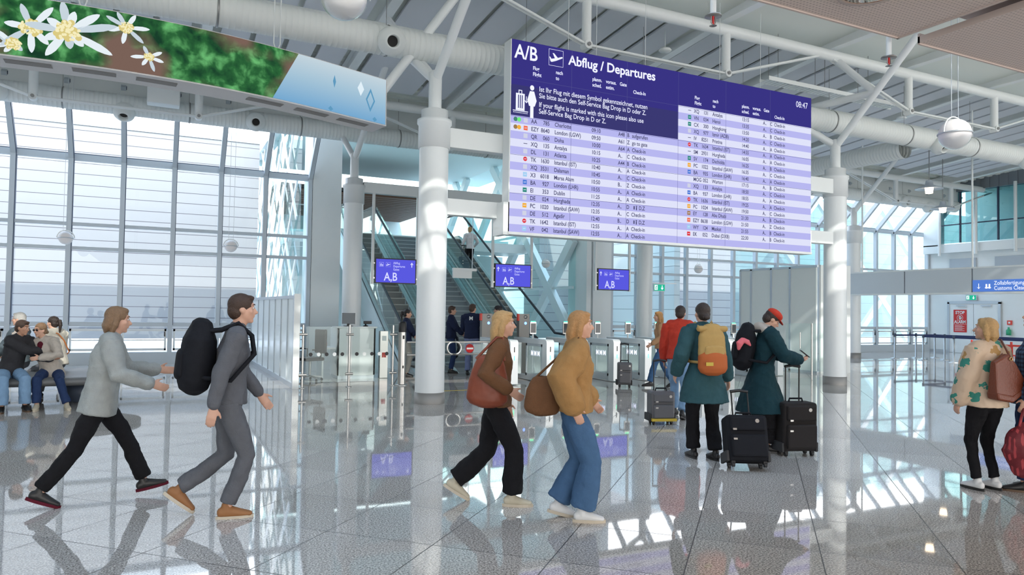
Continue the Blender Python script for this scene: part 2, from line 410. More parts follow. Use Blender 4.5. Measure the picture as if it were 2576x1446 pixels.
# --- right wall with double door and the glazed office box
RX = 34.3
MB().box(RX, RX + .2, -14, 23.2, 0, 5.1).build('wall_right', 'white')['kind'] = 'structure'
MB().box(-14, 34.3, 21.44, 21.6, 6.98, 8.0).box(-14, 34.3, 21.44, 22.1, 7.96, 8.02).build('ceiling', 'white')['kind'] = 'structure'
MB().box(-14, 34.3, -14.2, -14, 5.6, 8.8).build('wall_rear_sun_stop', 'white')['kind'] = 'structure'  # unseen wall band behind the camera, added to keep sun off the floor
MB().box(-14.2, -14, -14, 23.2, 0, 8.7).build('wall_left', 'white')['kind'] = 'structure'
MB().box(RX - .05, RX + .0, -14, 23.2, 0, .12).build('baseboard_right', 'alu')['kind'] = 'structure'

# --- neighbouring building outside
MB().box(-60, 3.6, 30.2, 31, .42, 8.1).build('wall_outside', 'clad').__setitem__('kind', 'structure')
MB().box(-60, 3.6, 30.15, 31.05, 8.1, 8.45).build('wall_outside', 'mull').__setitem__('kind', 'structure')
MB().box(15.9, 27.5, 29.5, 31, .42, 8.3).build('wall_outside', 'clad').__setitem__('kind', 'structure')
MB().box(27.5, 75, 29.5, 31, .42, 8.3).build('wall_outside', 'clad2').__setitem__('kind', 'structure')
MB().box(19.2, 19.5, 23.9, 40, .3, 6.6).build('wall_outside', cladding_mat('pale_cladding', 1 / .6, (.78, .86, .87), (.4, .48, .5), .05)).__setitem__('kind', 'structure')
lattice('window_6', 26.0, 27.6, 40, .4, 7.6, 30.0, 'white', .30, 2.4, axis=1)

# ------------------------------------------------------------------ columns with branching heads
MT['bandgrey'] = mat('base_band_grey', (.30, .29, .28), .5, .4)
def column(x, y, label, r=.265, extra=()):
    t = thing('column', label, 'column', (x, y, 0), 0, 'round white columns of the hall')
    MB().lathe([(r, .2), (r, 4.62)], n=40).build('shaft', 'colw', t)
    MB().lathe([(r + .012, 0), (r + .012, .2), (r - .02, .2)], n=40).build('base_band', 'bandgrey', t)
    MB().lathe([(r, 4.6), (r + .025, 4.6), (r + .025, 5.02), (r + .05, 5.05), (r + .05, 5.12), (r - .02, 5.14), (r - .02, 5.3), (.12, 5.34)], n=40).build('collar', 'colw', t)
    MB().lathe([(.12, 5.3), (.12, 6.0), (.05, 6.05)], n=24).build('neck', 'colw', t)
    for a, b in [((0, 0, 5.85), (.3, -2.0, 8.1)), ((0, 0, 5.85), (-.3, 2.1, 7.65))] + list(extra):
        MB().cyl(a, b, .085, .085, 16).build('branch_strut', 'colw', t)
    return t
column(4.50, 12.45, 'foremost white column left of the departure board', extra=(((-1.0, .45, 5.45), (.75, .45, 8.0)), ((0, 0, 5.85), (-.45, 1.2, 6.9))))
column(15.05, 12.55, 'white column just right of the departure board, sunlit, beside the frosted screen wall', extra=(((0, -.05, 8.0), (.15, -1.0, 6.98)), ((.15, -1.0, 6.98), (-.25, 1.2, 6.98)), ((0, 0, 5.9), (-1.1, .6, 6.6))))
column(4.95, 20.2, 'white column behind the check desk, in front of the leftmost escalator')
column(15.05, 20.3, 'white column behind the ticket gates, under the departure board')
column(25.3, 20.2, 'farthest white column, before the glazed facade at right')

# ------------------------------------------------------------------ trussed roof tubes
def roof_tube(y, z, x0, x1, label, posts=()):
    t = thing('roof_truss', label, 'truss', (x0, y, z), 0, 'white tubular roof trusses')
    MB().cyl((0, 0, 0), (x1 - x0, 0, 0), .13, n=20).build('top_chord', 'white', t)
    for x in posts:
        MB().cyl((x - x0, 0, -.95), (x - x0, 0, -.05), .10, n=16).cyl((x - x0, -.1, -1.0), (x - x0, .1, -1.0), .09, n=16).build('post', 'white', t)
        MB().cyl((x - x0, -.13, -1.0), (x - x0, .13, -1.0), .04, n=12).build('pin', 'dsteel', t)
    for a, b in zip(posts[::2], posts[1::2]):
        for dy in (-.05, .05):
            mb = MB().tube([(a - x0, dy, -1.0), (b - x0, dy, -1.0)], .028, 8)
            mb.tube([(a - x0, dy, -1.0), (a - x0 - 2.9, dy, -.1)], .028, 8).tube([(b - x0, dy, -1.0), (b - x0 + 2.9, dy, -.1)], .028, 8)
            mb.build('tension_rod', 'white', t)
    return t
roof_tube(12.5, 8.1, -6, 36, 'long white trussed roof tube with pinned posts above the departure board', (-2.7, .9, 7.75, 11.45, 17.75, 21.5, 28, 31.7))
roof_tube(20.3, 7.55, -12, 34, 'white trussed roof tube near the glazed facade, above the small gate signs', (-2.7, .9, 7.9, 11.6, 17.9, 21.6, 28, 31.7))
roof_tube(5.6, 8.35, -6, 34, 'white roof tube nearest the camera at the top of the photo')

# I beams along Y carrying the deck
def ibeam(x):
    mb = MB()
    for ya, yb in ((5.0, 12.5), (12.5, 21.8)):
        a = Vector((0, ya, zr(ya) - .22)); b = Vector((0, yb, zr(yb) - .22)); u = Vector((0, 0, 1))
        mb.bar(a - u * .17, b - u * .17, .22, .03).bar(a + u * .17, b + u * .17, .22, .03).bar(a, b, .03, .34)
    t = mb.build('roof_beam', 'white'); t.location.x = x; return t
bx_ = [-9.4, -6.1, -2.7, .9, 4.4, 7.75, 11.45, 15.0, 17.9, 21.5, 25.2, 28.3, 31.7]
b0 = tag(ibeam(bx_[0]), 'white steel roof beam running from the camera side to the facade', 'beam', 'parallel roof beams')
for x in bx_[1:]:
    c = b0.copy(); COL.objects.link(c); c.location.x = x
# acoustic panels hung between the beams
def panel(w, L):
    mb = MB(); mb.box(-w / 2, w / 2, 0, L, 0, .05)
    for x in (-.4, .4):
        for y in (.1, .9): mb.box(x * w - .006, x * w + .006, y * L - .003, y * L + .003, .04, .262)
    return mb
proto = None
for a, b in zip(bx_[:-1], bx_[1:]):
    n = max(2, int((b - a - .5) / .72)); pw = (b - a - .5) / n
    for i in range(n):
        for y0, L in ((13.1, 3.1), (16.35, 3.5)):
            x = a + .25 + pw * (i + .5)
            if proto is None:
                proto = tag(panel(1, 1).build('acoustic_panel', 'panel'), 'grey acoustic panel hung under the metal roof deck', 'ceiling panel', 'acoustic panels between the roof beams')
                o = proto
            else:
                o = proto.copy(); COL.objects.link(o)
            o.location = (x, y0, zr(y0) - .28); o.scale = (pw - .13, L, 1); o.rotation_euler = (-math.atan(.085), 0, 0)

# ------------------------------------------------------------------ ventilation ducts
def ribbed(x0, x1, r, step=.10):
    prof = []; x = x0
    while x < x1:
        prof += [(r, x), (r, x + step * .82), (r + .005, x + step * .88), (r + .005, x + step * .94)]; x += step
    prof.append((r, x1)); return prof
def duct(x0, x1, y, z, label, noz, r=.27):
    t = thing('ventilation_duct', label, 'duct', (x0, y, z))
    MB().lathe(ribbed(0, x1 - x0, r), axis=(1, 0, 0), n=32).build('duct_pipe', 'duct', t)
    for x, dz in noz:
        ax = Vector((-.1, -1, dz)).normalized(); c = Vector((x - x0, 0, 0)) + ax * (r - .06)
        n_ = MB().lathe([(.24, 0), (.26, .10), (.25, .17), (.20, .22), (.16, .26), (.13, .31), (.115, .31), (.10, .26), (.095, .10)], c, 32, ax).build('jet_nozzle', 'duct', t)
        MB().lathe([(0, .18), (.10, .18)], c, 24, ax).build('nozzle_mouth', 'darkgap', n_)
    for k_ in range(int((x1 - x0) / 2.9)):
        x = 1.1 + 2.9 * k_
        MB().lathe([(r + .01, 0), (r + .016, 0), (r + .016, .03), (r + .01, .03)], (x, 0, 0), 32, (1, 0, 0)).cyl((x, 0, r), (x, 0, 1.35), .006, n=6).build('duct_hanger', 'dsteel', t)
    return t
duct(-9, 33.5, 12.95, 6.62, 'large ribbed white duct crossing the photo behind the foremost column and the board', [(3.75, -.35), (14.0, -.3), (19.4, -.8), (23.6, -.8), (24.5, -.8)])
duct(-12, 33.4, 21.2, 6.83, 'ribbed white duct along the top of the window facade', [(-3.5, -.3), (2.4, -.3), (-.8, -1.2), (29.5, -.4), (31.2, -1.1)], .26)
t = thing('ventilation_duct', 'white cross duct branching off right of the departure board', 'duct', (18.6, 13.2, 6.35))
MB().lathe(ribbed(0, 7.6, .27), axis=(0, 1, 0), n=32).build('duct_pipe', 'duct', t)
t = thing('ventilation_duct', 'smaller pipe beside the large duct, above the poster', 'duct', (-9, 14.2, 7.3))
MB().lathe([(.14, 0), (.14, 40)], axis=(1, 0, 0), n=20).build('duct_pipe', 'duct', t)

# transfer beams between columns
def rect_beam(x0, x1, y, z0, z1, label, d=.22):
    t = tag(MB().box(x0, x1, y - d / 2, y + d / 2, z0, z1).build('carrier_beam', 'white', bevel=.01), label, 'beam')
rect_beam(4.75, 14.8, 12.5, 4.66, 5.02, 'upper white beam between the two columns behind the departure board')
rect_beam(4.75, 14.8, 12.5, 3.42, 3.72, 'lower white beam carrying the foot of the departure board')
rect_beam(5.2, 14.8, 20.2, 4.93, 5.23, 'white beam carrying the small blue gate signs')
# ------------------------------------------------------------------ departure board
BX, BY, BZ, BW, BH = 5.87, 12.1, 3.15, 7.83, 3.62
k_e = 1 / 1.19
MT['b_head'] = emi('board_header', (.036, .030, .20), 0.756); MT['b_dark'] = emi('board_notice', (.038, .036, .15), 0.756)
MT['b_lav'] = emi('board_row_lavender', (.47, .47, .86), 0.672); MT['b_whi'] = emi('board_row_white', (.72, .74, .92), 0.689)
MT['b_txt'] = emi('board_dark_letters', (.07, .07, .16), 0.672); MT['b_wtxt'] = emi('board_white_letters', (.80, .82, 1), 0.756)
for n_, c_ in dict(l_org=(.85, .16, .08), l_blu=(.08, .2, .65), l_grn=(.03, .25, .2), l_gry=(.6, .62, .75), l_red=(.7, .04, .05), l_yel=(.85, .42, .05), l_cya=(.35, .6, .85), l_brn=(.35, .2, .1), d_grn=(.06, .22, .16), d_lgr=(.15, .85, .2), d_brn=(.32, .2, .08)).items():
    MT[n_] = emi(n_, c_, .70)
board = thing('departure_board', 'huge blue departures display A/B with flight rows, hung between two columns', 'departure board', (BX, BY, BZ))
MB().box(0, BW, .02, .26, 0, BH).build('housing', 'gatew', board)
m = MB().box(-.02, BW + .02, -.02, .30, -.05, 0).box(-.02, 0, .0, .28, -.05, BH)
m.build('bottom_tray', 'white', board)
def L2(x, v): return (x, 0, BH * (1 - v))      # board local from metres right, fraction down
def brect(mb, x0, x1, v0, v1, y=0.0):
    mb.add([(x0, y, BH * (1 - v1)), (x1, y, BH * (1 - v1)), (x1, y, BH * (1 - v0)), (x0, y, BH * (1 - v0))], [(0, 1, 2, 3)])
RV = .0403
m = MB(); brect(m, 0, BW / 2, 0, .235); brect(m, BW / 2, BW, 0, .195); m.build('header_screen', 'b_head', board)
m = MB(); brect(m, 0, BW / 2, .235, .3955); notice = m.build('notice_screen', 'b_dark', board)
def bt(mb, t, x, v, size, al='LEFT', bold=.0018, xs=.84, y=-.004): put_text(mb, t, size, (x, y, BH * (1 - v)), EX, EZ, al, bold, xs)
m = MB(); bt(m, 'A/B', .06, .0945, .375, bold=.006, xs=.86)
bt(m, 'Abflug / Departures', 1.23, .0745 + .004, .262, bold=.006, xs=.99)
def heads(o, dx=0.0):
    for a, b, x in (('Flug', 'Flight', .45), ('nach', 'to', .95), ('planm.', 'sched.', 1.78), ('voraus.', 'estim.', 2.10), ('Gate', '', 2.43)):
        bt(m, a, x + o, .143, .102, bold=.0018)
        if b: bt(m, b, x + o, .1745, .102, bold=.0018)
    bt(m, 'Check-In', 2.76 + o, .1745, .102, bold=.0018)
heads(0); heads(3.90)
bt(m, '08:47', 7.33, .075, .20, bold=0, xs=.86)
m.build('header_lettering', 'b_wtxt', board)
# plane pictogram in a square outline
def plane_icon(mb, x, z, s, y=-.004):
    o = [(-.46, -.10), (-.38, -.16), (-.40, -.30), (-.20, -.33), (.02, -.22), (.40, -.06), (.46, .02), (.36, .05), (.14, .0), (-.16, .26), (-.25, .26), (-.10, .0), (-.12, -.05), (-.30, -.10), (-.40, .02), (-.46, .02)]
    pts = [(-.46, .02), (-.40, .02), (-.32, -.09), (-.08, -.03), (-.24, .27), (-.14, .27), (.12, .03), (.38, .13), (.46, .12), (.44, .05), (.0, -.17), (-.30, -.28), (-.38, -.25)]
    mb.add([(x + a * s, y, z + b * s) for a, b in pts], [tuple(range(len(pts)))])
    t = .02 * s; h = .5 * s
    for r in ((-h, h, h - t, h), (-h, h, -h, -h + t), (-h, -h + t, -h, h), (h - t, h, -h, h)):
        mb.add([(x + r[0], y, z + r[2]), (x + r[1], y, z + r[2]), (x + r[1], y, z + r[3]), (x + r[0], y, z + r[3])], [(0, 1, 2, 3)])
m = MB(); plane_icon(m, .95, BH * (1 - .058), .32); m.build('departure_symbol', 'b_wtxt', board)
m = MB()
for t_, v_, wx in (('Ist Ihr Flug mit diesem Symbol gekennzeichnet, nutzen', .270, .80), ('Sie bitte auch den Self-Service Bag Drop in D oder Z.', .305, .80), ('If your flight is marked with this icon please also use', .352, .80), ('Self-Service Bag Drop in D or Z.', .387, .80)):
    bt(m, t_, .59, v_ - .019, .135, xs=.855, bold=.0008)
m.build('notice_lettering', 'b_wtxt', notice)
m = MB()
px_, pz = .44, BH * (1 - .30)
def poly(mb, pts, y=-.004): mb.add([(px_ + a, y, pz + b) for a, b in pts], [tuple(range(len(pts)))])
m.add([(px_ + .05 * math.cos(a * PI / 8) * .9, -.004, pz + .22 + .05 * math.sin(a * PI / 8)) for a in range(16)], [tuple(range(16))])
poly(m, [(-.045, .155), (.045, .155), (.10, -.02), (.06, -.13), (-.06, -.13), (-.10, -.02)]); poly(m, [(-.035, -.13), (.035, -.13), (.035, -.36), (-.035, -.36)])
for a, b in ((-.34, -.295), (-.275, -.255), (-.235, -.215), (-.195, -.155)): poly(m, [(a, -.22), (b, -.22), (b, .07), (a, .07)])
poly(m, [(-.34, .05), (-.155, .05), (-.155, .08), (-.34, .08)]); poly(m, [(-.34, -.24), (-.155, -.24), (-.155, -.20), (-.34, -.20)])
for q in ((-.285, -.27, .08, .14), (-.225, -.21, .08, .14), (-.285, -.21, .13, .145), (-.40, -.08, -.26, -.245)): poly(m, [(q[0], q[2]), (q[1], q[2]), (q[1], q[3]), (q[0], q[3])])
for i in range(12): poly(m, [(-.39 + .026 * i, -.295), (-.378 + .026 * i, -.295), (-.378 + .026 * i, -.275), (-.39 + .026 * i, -.275)])
poly(m, [(-.125, .04), (-.112, .04), (-.112, -.08), (-.125, -.08)]); poly(m, [(-.155, -.05), (-.118, -.09), (-.118, -.07), (-.150, -.035)]); poly(m, [(-.082, -.05), (-.119, -.09), (-.119, -.07), (-.087, -.035)])
m.build('bag_drop_symbol', 'b_wtxt', notice)
LROWS = [('AA', '785', 'Charlotte', '09:10', 'A48', 'B', 'aufgerufen', 'gry'), ('EZY', '8640', 'London (LGW)', '09:50', 'A61', 'Z', 'go to gate', 'org'), ('QR', '060', 'Doha', '10:00', 'A64', 'A', 'Check-in', 'gry'),
 ('XQ', '135', 'Antalya', '10:15', 'A..', 'C', 'Check-in', ''), ('DL', '131', 'Atlanta', '10:25', 'A44', 'B', 'Check-in', 'gry'), ('TK', '1630', 'Istanbul (IST)', '10:40', 'A..', 'A', 'Check-in', 'rred'),
 ('XQ', '3531', 'Dalaman', '10:45', 'A..', 'C', 'Check-in', 'gry'), ('X3', '6018', 'Marsa Alam', '10:50', 'B..', 'Z', 'Check-in', 'cya'), ('BA', '927', 'London (LHR)', '10:55', 'A..', 'A', 'Check-in', 'blu'),
 ('EI', '353', 'Dublin', '11:25', 'A..', 'A', 'Check-in', 'grn'), ('DE', '024', 'Hurghada', '12:35', 'A..', 'D', '*D,Z', 'gry'), ('PC', '1020', 'Istanbul (SAW)', '12:35', 'A..', 'C', 'Check-in', 'yel'),
 ('DE', '512', 'Agadir', '12:40', 'B..', 'D', '*D,Z', 'gry'), ('TK', '1642', 'Istanbul (IST)', '12:55', 'A..', 'A', 'Check-in', 'rred'), ('VF', '042', 'Istanbul (SAW)', '12:55', 'A..', 'A', 'Check-in', 'cya')]
RROWS = [('XQ', '131', 'Antalya', '13:15', 'A..', 'C', 'Check-in', ''), ('VN', '034', 'Hanoi', '13:35', 'A..', 'C', 'Check-in', 'grn'), ('CX', '300', 'Hongkong', '13:50', 'A..', 'B', 'Check-in', 'grn'),
 ('XQ', '977', 'Izmir (ADB)', '14:20', 'A..', 'C', 'Check-in', 'gry'), ('IV', '8251', 'Pristina', '14:40', 'A..', 'A', 'Check-in', ''), ('TK', '1634', 'Istanbul (IST)', '14:55', 'A..', 'A', 'Check-in', 'rred'),
 ('SM', '2931', 'Hurghada', '16:05', 'A..', 'A', 'Check-in', ''), ('SV', '174', 'Dschidda', '16:25', 'A..', 'B', 'Check-in', 'grn'), ('PC', '1022', 'Istanbul (SAW)', '16:35', 'A..', 'C', 'Check-in', 'yel'),
 ('BA', '935', 'London (LHR)', '16:40', 'A..', 'A', 'Check-in', 'blu'), ('MOG', '052', 'Warton', '17:15', 'A..', 'B', 'Check-in', None), ('XQ', '133', 'Antalya', '18:50', 'A..', 'C', 'Check-in', 'gry'),
 ('BA', '937', 'London (LHR)', '18:55', 'A..', 'A', 'Check-in', 'blu'), ('TK', '1636', 'Istanbul (IST)', '19:25', 'A..', 'A', 'Check-in', 'rred'), ('PC', '1024', 'Istanbul (SAW)', '19:50', 'A..', 'C', 'Check-in', 'yel'),
 ('EY', '128', 'Abu Dhabi', '21:30', 'A..', 'B', 'Check-in', 'brn'), ('EZY', '8638', 'London (LGW)', '21:50', 'A..', 'Z', 'Check-in', 'org'), ('WY', '124', 'Maskat', '21:55', 'A..', 'B', 'Check-in', 'cya'), ('EK', '052', 'Dubai (DXB)', '22:30', 'A..', 'B', 'Check-in', 'red'), None]
for side, rows in ((0, LROWS), (1, RROWS)):
    v0 = .3955 if side == 0 else .195; x0 = side * BW / 2; o_ = side * 3.905; par = 0 if side == 0 else 1
    for i, r in enumerate(rows):
        va, vb = v0 + RV * i, v0 + RV * (i + 1)
        if i == len(rows) - 1: vb = 1.0
        m = MB(); brect(m, x0, x0 + BW / 2, va, vb); row = m.build('flight_row', 'b_lav' if (i + par) % 2 == 0 else 'b_whi', board)
        if r is None: continue
        base = va + RV * .74; S = .112
        m = MB(); bt(m, r[0], .43 + o_, base, S); bt(m, r[1], .83 + o_, base, S, 'RIGHT'); bt(m, r[2], .94 + o_, base, S); bt(m, r[3], 1.78 + o_, base, S)
        bt(m, r[4], 2.41 + o_, base, S); bt(m, r[5], 2.625 + o_, base, S)
        if r[6][0] == '*':
            bt(m, 'D,Z', 2.93 + o_, base, S)
            z = BH * (1 - base)
            for q in ((2.80, 2.83, 0, .07), (2.86, 2.885, -.01, .055), (2.855, 2.89, .06, .08)):
                m.add([(q[0] + o_, -.004, z + q[2]), (q[1] + o_, -.004, z + q[2]), (q[1] + o_, -.004, z + q[3]), (q[0] + o_, -.004, z + q[3])], [(0, 1, 2, 3)])
        else: bt(m, r[6], 2.745 + o_, base, S)
        m.build('row_lettering', 'b_txt', row)
        lg = r[7]
        if lg is None: continue
        m = MB(); zc = BH * (1 - (va + RV * .48)); xc = .315 + o_; h_ = .042
        if lg == 'rred': m.add([(xc + h_ * math.cos(a * PI / 8), -.004, zc + h_ * math.sin(a * PI / 8)) for a in range(16)], [tuple(range(16))]); lm = 'l_red'
        elif lg == '': m.add([(xc - .04, -.004, zc - .006), (xc + .04, -.004, zc - .006), (xc + .04, -.004, zc + .006), (xc - .04, -.004, zc + .006)], [(0, 1, 2, 3)]); lm = 'b_txt'
        else: m.add([(xc - h_, -.004, zc - h_), (xc + h_, -.004, zc - h_), (xc + h_, -.004, zc + h_), (xc - h_, -.004, zc + h_)], [(0, 1, 2, 3)]); lm = 'l_' + lg
        m.build('airline_logo', lm, row)
        if lg in ('org', 'yel', 'blu', 'grn', 'rred', 'red', 'cya', 'brn'):
            m = MB(); m.add([(xc - .026, -.006, zc - .007), (xc + .026, -.006, zc - .003), (xc + .026, -.006, zc + .009), (xc - .026, -.006, zc + .003)], [(0, 1, 2, 3)]); m.build('logo_mark', 'b_whi', row)
        if side == 0 and i < 2:
            for dx, mm in ((.10, 'd_grn' if i == 0 else 'd_brn'), (.175, 'd_lgr' if i == 0 else 'l_yel')):
                MB().add([(dx + .042 * math.cos(a * PI / 10), -.004 - dx * .01, zc + .042 * math.sin(a * PI / 10)) for a in range(20)], [tuple(range(20))]).build('status_dot', mm, row)
m = MB()
for i in range(1, 6): m.add([(BW * i / 6 - .003, -.007, 0), (BW * i / 6 + .003, -.007, 0), (BW * i / 6 + .003, -.007, BH), (BW * i / 6 - .003, -.007, BH)], [(0, 1, 2, 3)])
for i in range(1, 5): m.add([(0, -.007, BH * i / 5 - .003), (BW, -.007, BH * i / 5 - .003), (BW, -.007, BH * i / 5 + .003), (0, -.007, BH * i / 5 + .003)], [(0, 1, 2, 3)])
m.build('screen_seams', emi('seam', (.10, .10, .30), .6), board)
m = MB()
for x in (.5, 3.9, 7.3): m.box(x - .05, x + .05, .26, .42, .25, .75).box(x - .05, x + .05, .26, .42, 1.5, 1.9)
m.build('mounting_bracket', 'white', board)
MB().box(-.12, 0, -.0, .45, -.06, .55).build('end_bracket', 'white', board); MB().box(BW, BW + .02, .0, .3, -.05, .5).build('end_bracket', 'white', board)

# ------------------------------------------------------------------ curved poster screen
PP = [(-5.2, 12.0), (-1.83, 11.63), (0, 11.65), (1.66, 11.99), (3.72, 12.76)]
def _cr(P, n=10):     # smooth the outline of the curved screen
    P = [Vector(p) for p in P]; Q = [P[0] * 2 - P[1]] + P + [P[-1] * 2 - P[-2]]; o = []
    for i in range(1, len(Q) - 2):
        for k_ in range(n):
            t = k_ / n; a, b, c, d = Q[i - 1:i + 3]
            o.append(.5 * ((2 * b) + (c - a) * t + (2 * a - 5 * b + 4 * c - d) * t * t + (3 * b - a - 3 * c + d) * t ** 3))
    return o + [P[-1]]
PP = _cr(PP)
def ps(s, off=0.0):     # point on the curved screen, s = length along it, off towards the hall
    acc = 0
    for i, (a, b) in enumerate(zip(PP[:-1], PP[1:])):
        a = Vector(a); b = Vector(b); L_ = (b - a).length
        if s <= acc + L_ or i == len(PP) - 2:
            t = (s - acc) / L_; p = a.lerp(b, t); d = (b - a) / L_
            return Vector((p.x + d.y * off, p.y - d.x * off))
        acc += L_
Z0, Z1, SE = 5.0, 5.81, 9.07
poster = thing('poster_screen', 'long curved hanging screen showing white edelweiss flowers on green, at top left', 'advertising screen', (0, 11.9, Z0))
def pm(n=60, s0=0.0, s1=SE): return [s0 + (s1 - s0) * i / n for i in range(n + 1)]
def pband(mb, s0, s1, za, zb, off, n=40):
    vs = []
    for s in pm(n, s0, s1): p = ps(s, off); vs += [(p.x, p.y, za), (p.x, p.y, zb)]
    mb.add(vs, [(2 * i, 2 * i + 2, 2 * i + 3, 2 * i + 1) for i in range(n)])
m = MB(); vs = []
n = 50
for s in pm(n): 
    a, b = ps(s, .01), ps(s, -.42); vs += [(a.x, a.y, Z0 - .02), (b.x, b.y, Z0 - .06), (b.x, b.y, Z1), (a.x, a.y, Z1 + .015)]
fs = [(4 * i + k_, 4 * i + 4 + k_, 4 * i + 4 + (k_ + 1) % 4, 4 * i + (k_ + 1) % 4) for i in range(n) for k_ in range(4) if k_ != 3] + [(0, 1, 2, 3), (4 * n + 3, 4 * n + 2, 4 * n + 1, 4 * n)]
fs += [(4 * i + 3, 4 * i + 7, 4 * i + 4, 4 * i) for i in range(n)]
MT['poster_case'] = mat('poster_case', (.62, .60, .60), .4)
m.add(vs, fs); m.build('screen_case', 'poster_case', poster, world=True)
# green meadow picture
mg, t_, b_ = nmat('meadow_picture'); t_.nodes.clear(); N = t_.nodes; L = t_.links
out = N.new('ShaderNodeOutputMaterial'); em = N.new('ShaderNodeEmission'); g = N.new('ShaderNodeNewGeometry')
n1 = N.new('ShaderNodeTexNoise'); n1.inputs['Scale'].default_value = 4.5; n1.inputs['Detail'].default_value = 3; n1.inputs['Distortion'].default_value = .25
L.new(g.outputs['Position'], n1.inputs['Vector']); r1 = N.new('ShaderNodeValToRGB'); L.new(n1.outputs[0], r1.inputs[0])
ee = r1.color_ramp.elements; ee[0].position = .34; ee[0].color = (.008, .04, .02, 1); ee[1].position = .72; ee[1].color = (.12, .40, .14, 1)
q = ee.new(.52); q.color = (.022, .11, .035, 1)
n2 = N.new('ShaderNodeTexNoise'); n2.inputs['Scale'].default_value = 1.1; L.new(g.outputs['Position'], n2.inputs['Vector'])
r2 = N.new('ShaderNodeValToRGB'); L.new(n2.outputs[0], r2.inputs[0]); r2.color_ramp.elements[0].position = .5; r2.color_ramp.elements[1].position = .66
x = N.new('ShaderNodeMix'); x.data_type = 'RGBA'; L.new(r2.outputs[0], x.inputs[0]); L.new(r1.outputs[0], x.inputs[6]); x.inputs[7].default_value = (.16, .10, .08, 1)
L.new(x.outputs[2], em.inputs[0]); em.inputs[1].default_value = .8; L.new(em.outputs[0], out.inputs[0])
m = MB(); vs = []
n = 40
for i in range(n + 1):
    a = 7.272 * i / n; b = 6.85 * i / n; p, q = ps(a, .022), ps(b, .022); vs += [(q.x, q.y, Z0), (p.x, p.y, Z1)]
m.add(vs, [(2 * i, 2 * i + 2, 2 * i + 3, 2 * i + 1) for i in range(n)]); meadow = m.build('meadow_picture', mg, poster, world=True)
# blue end of the screen
mb_, t_, b_ = nmat('pale_blue_picture'); t_.nodes.clear(); N = t_.nodes; L = t_.links
out = N.new('ShaderNodeOutputMaterial'); em = N.new('ShaderNodeEmission'); g = N.new('ShaderNodeNewGeometry'); s_ = N.new('ShaderNodeSeparateXYZ'); L.new(g.outputs['Position'], s_.inputs[0])
mr = N.new('ShaderNodeMapRange'); L.new(s_.outputs[2], mr.inputs[0]); mr.inputs[1].default_value = Z0; mr.inputs[2].default_value = Z1
r1 = N.new('ShaderNodeValToRGB'); L.new(mr.outputs[0], r1.inputs[0]); ee = r1.color_ramp.elements; ee[0].color = (.16, .36, .58, 1); ee[1].color = (.50, .60, .66, 1); q = ee.new(.55); q.color = (.34, .50, .62, 1)
L.new(r1.outputs[0], em.inputs[0]); em.inputs[1].default_value = .72; L.new(em.outputs[0], out.inputs[0])
m = MB(); vs = []
n = 14
for i in range(n + 1):
    a = 7.272 + (SE - .03 - 7.272) * i / n; b = 6.85 + (SE - .03 - 6.85) * i / n; p, q = ps(a, .022), ps(b, .022); vs += [(q.x, q.y, Z0), (p.x, p.y, Z1)]
m.add(vs, [(2 * i, 2 * i + 2, 2 * i + 3, 2 * i + 1) for i in range(n)]); bluep = m.build('pale_blue_picture', mb_, poster, world=True)
def pq(s, z, off=.026): p = ps(s, off); return (p.x, p.y, z)
def clipz(z): return min(Z1 - .003, max(Z0 + .003, z))
MT['petal'] = emi('petal_white', (.66, .72, .76), 0.798); MT['petal2'] = emi('petal_shade', (.50, .58, .64), 0.756); MT['bud'] = emi('bud_yellow', (.62, .52, .20), 0.756); MT['bud2'] = emi('bud_pale', (.80, .74, .45), 0.756)
FL = {'A': ((4.059, 5.419), [(3.983, 5.825), (4.133, 5.704), (4.431, 5.72), (4.645, 5.596), (4.599, 5.179), (4.249, 5.238), (4.094, 5.178), (3.809, 5.042), (3.784, 5.268), (3.559, 5.441), (3.811, 5.554)], .155, .085),
 'B': ((3.63, 5.402), [(3.507, 5.705), (3.878, 5.717), (3.325, 5.42), (3.291, 5.102), (3.649, 5.057), (3.84, 5.197)], .12, .07),
 'C': ((4.761, 5.607), [(4.639, 5.805), (4.872, 5.807), (5.055, 5.64), (4.982, 5.424), (4.719, 5.366), (4.532, 5.524), (4.507, 5.724)], .085, .05),
 'D': ((5.056, 5.246), [(4.983, 5.391), (5.224, 5.344), (5.249, 5.202), (5.132, 5.045), (4.971, 5.109), (4.821, 5.206)], .06, .042),
 'E': ((3.446, 5.147), [(3.278, 5.225), (3.179, 5.086), (3.337, 5.025), (3.544, 5.07), (3.241, 5.303)], .09, .05)}
li = 0
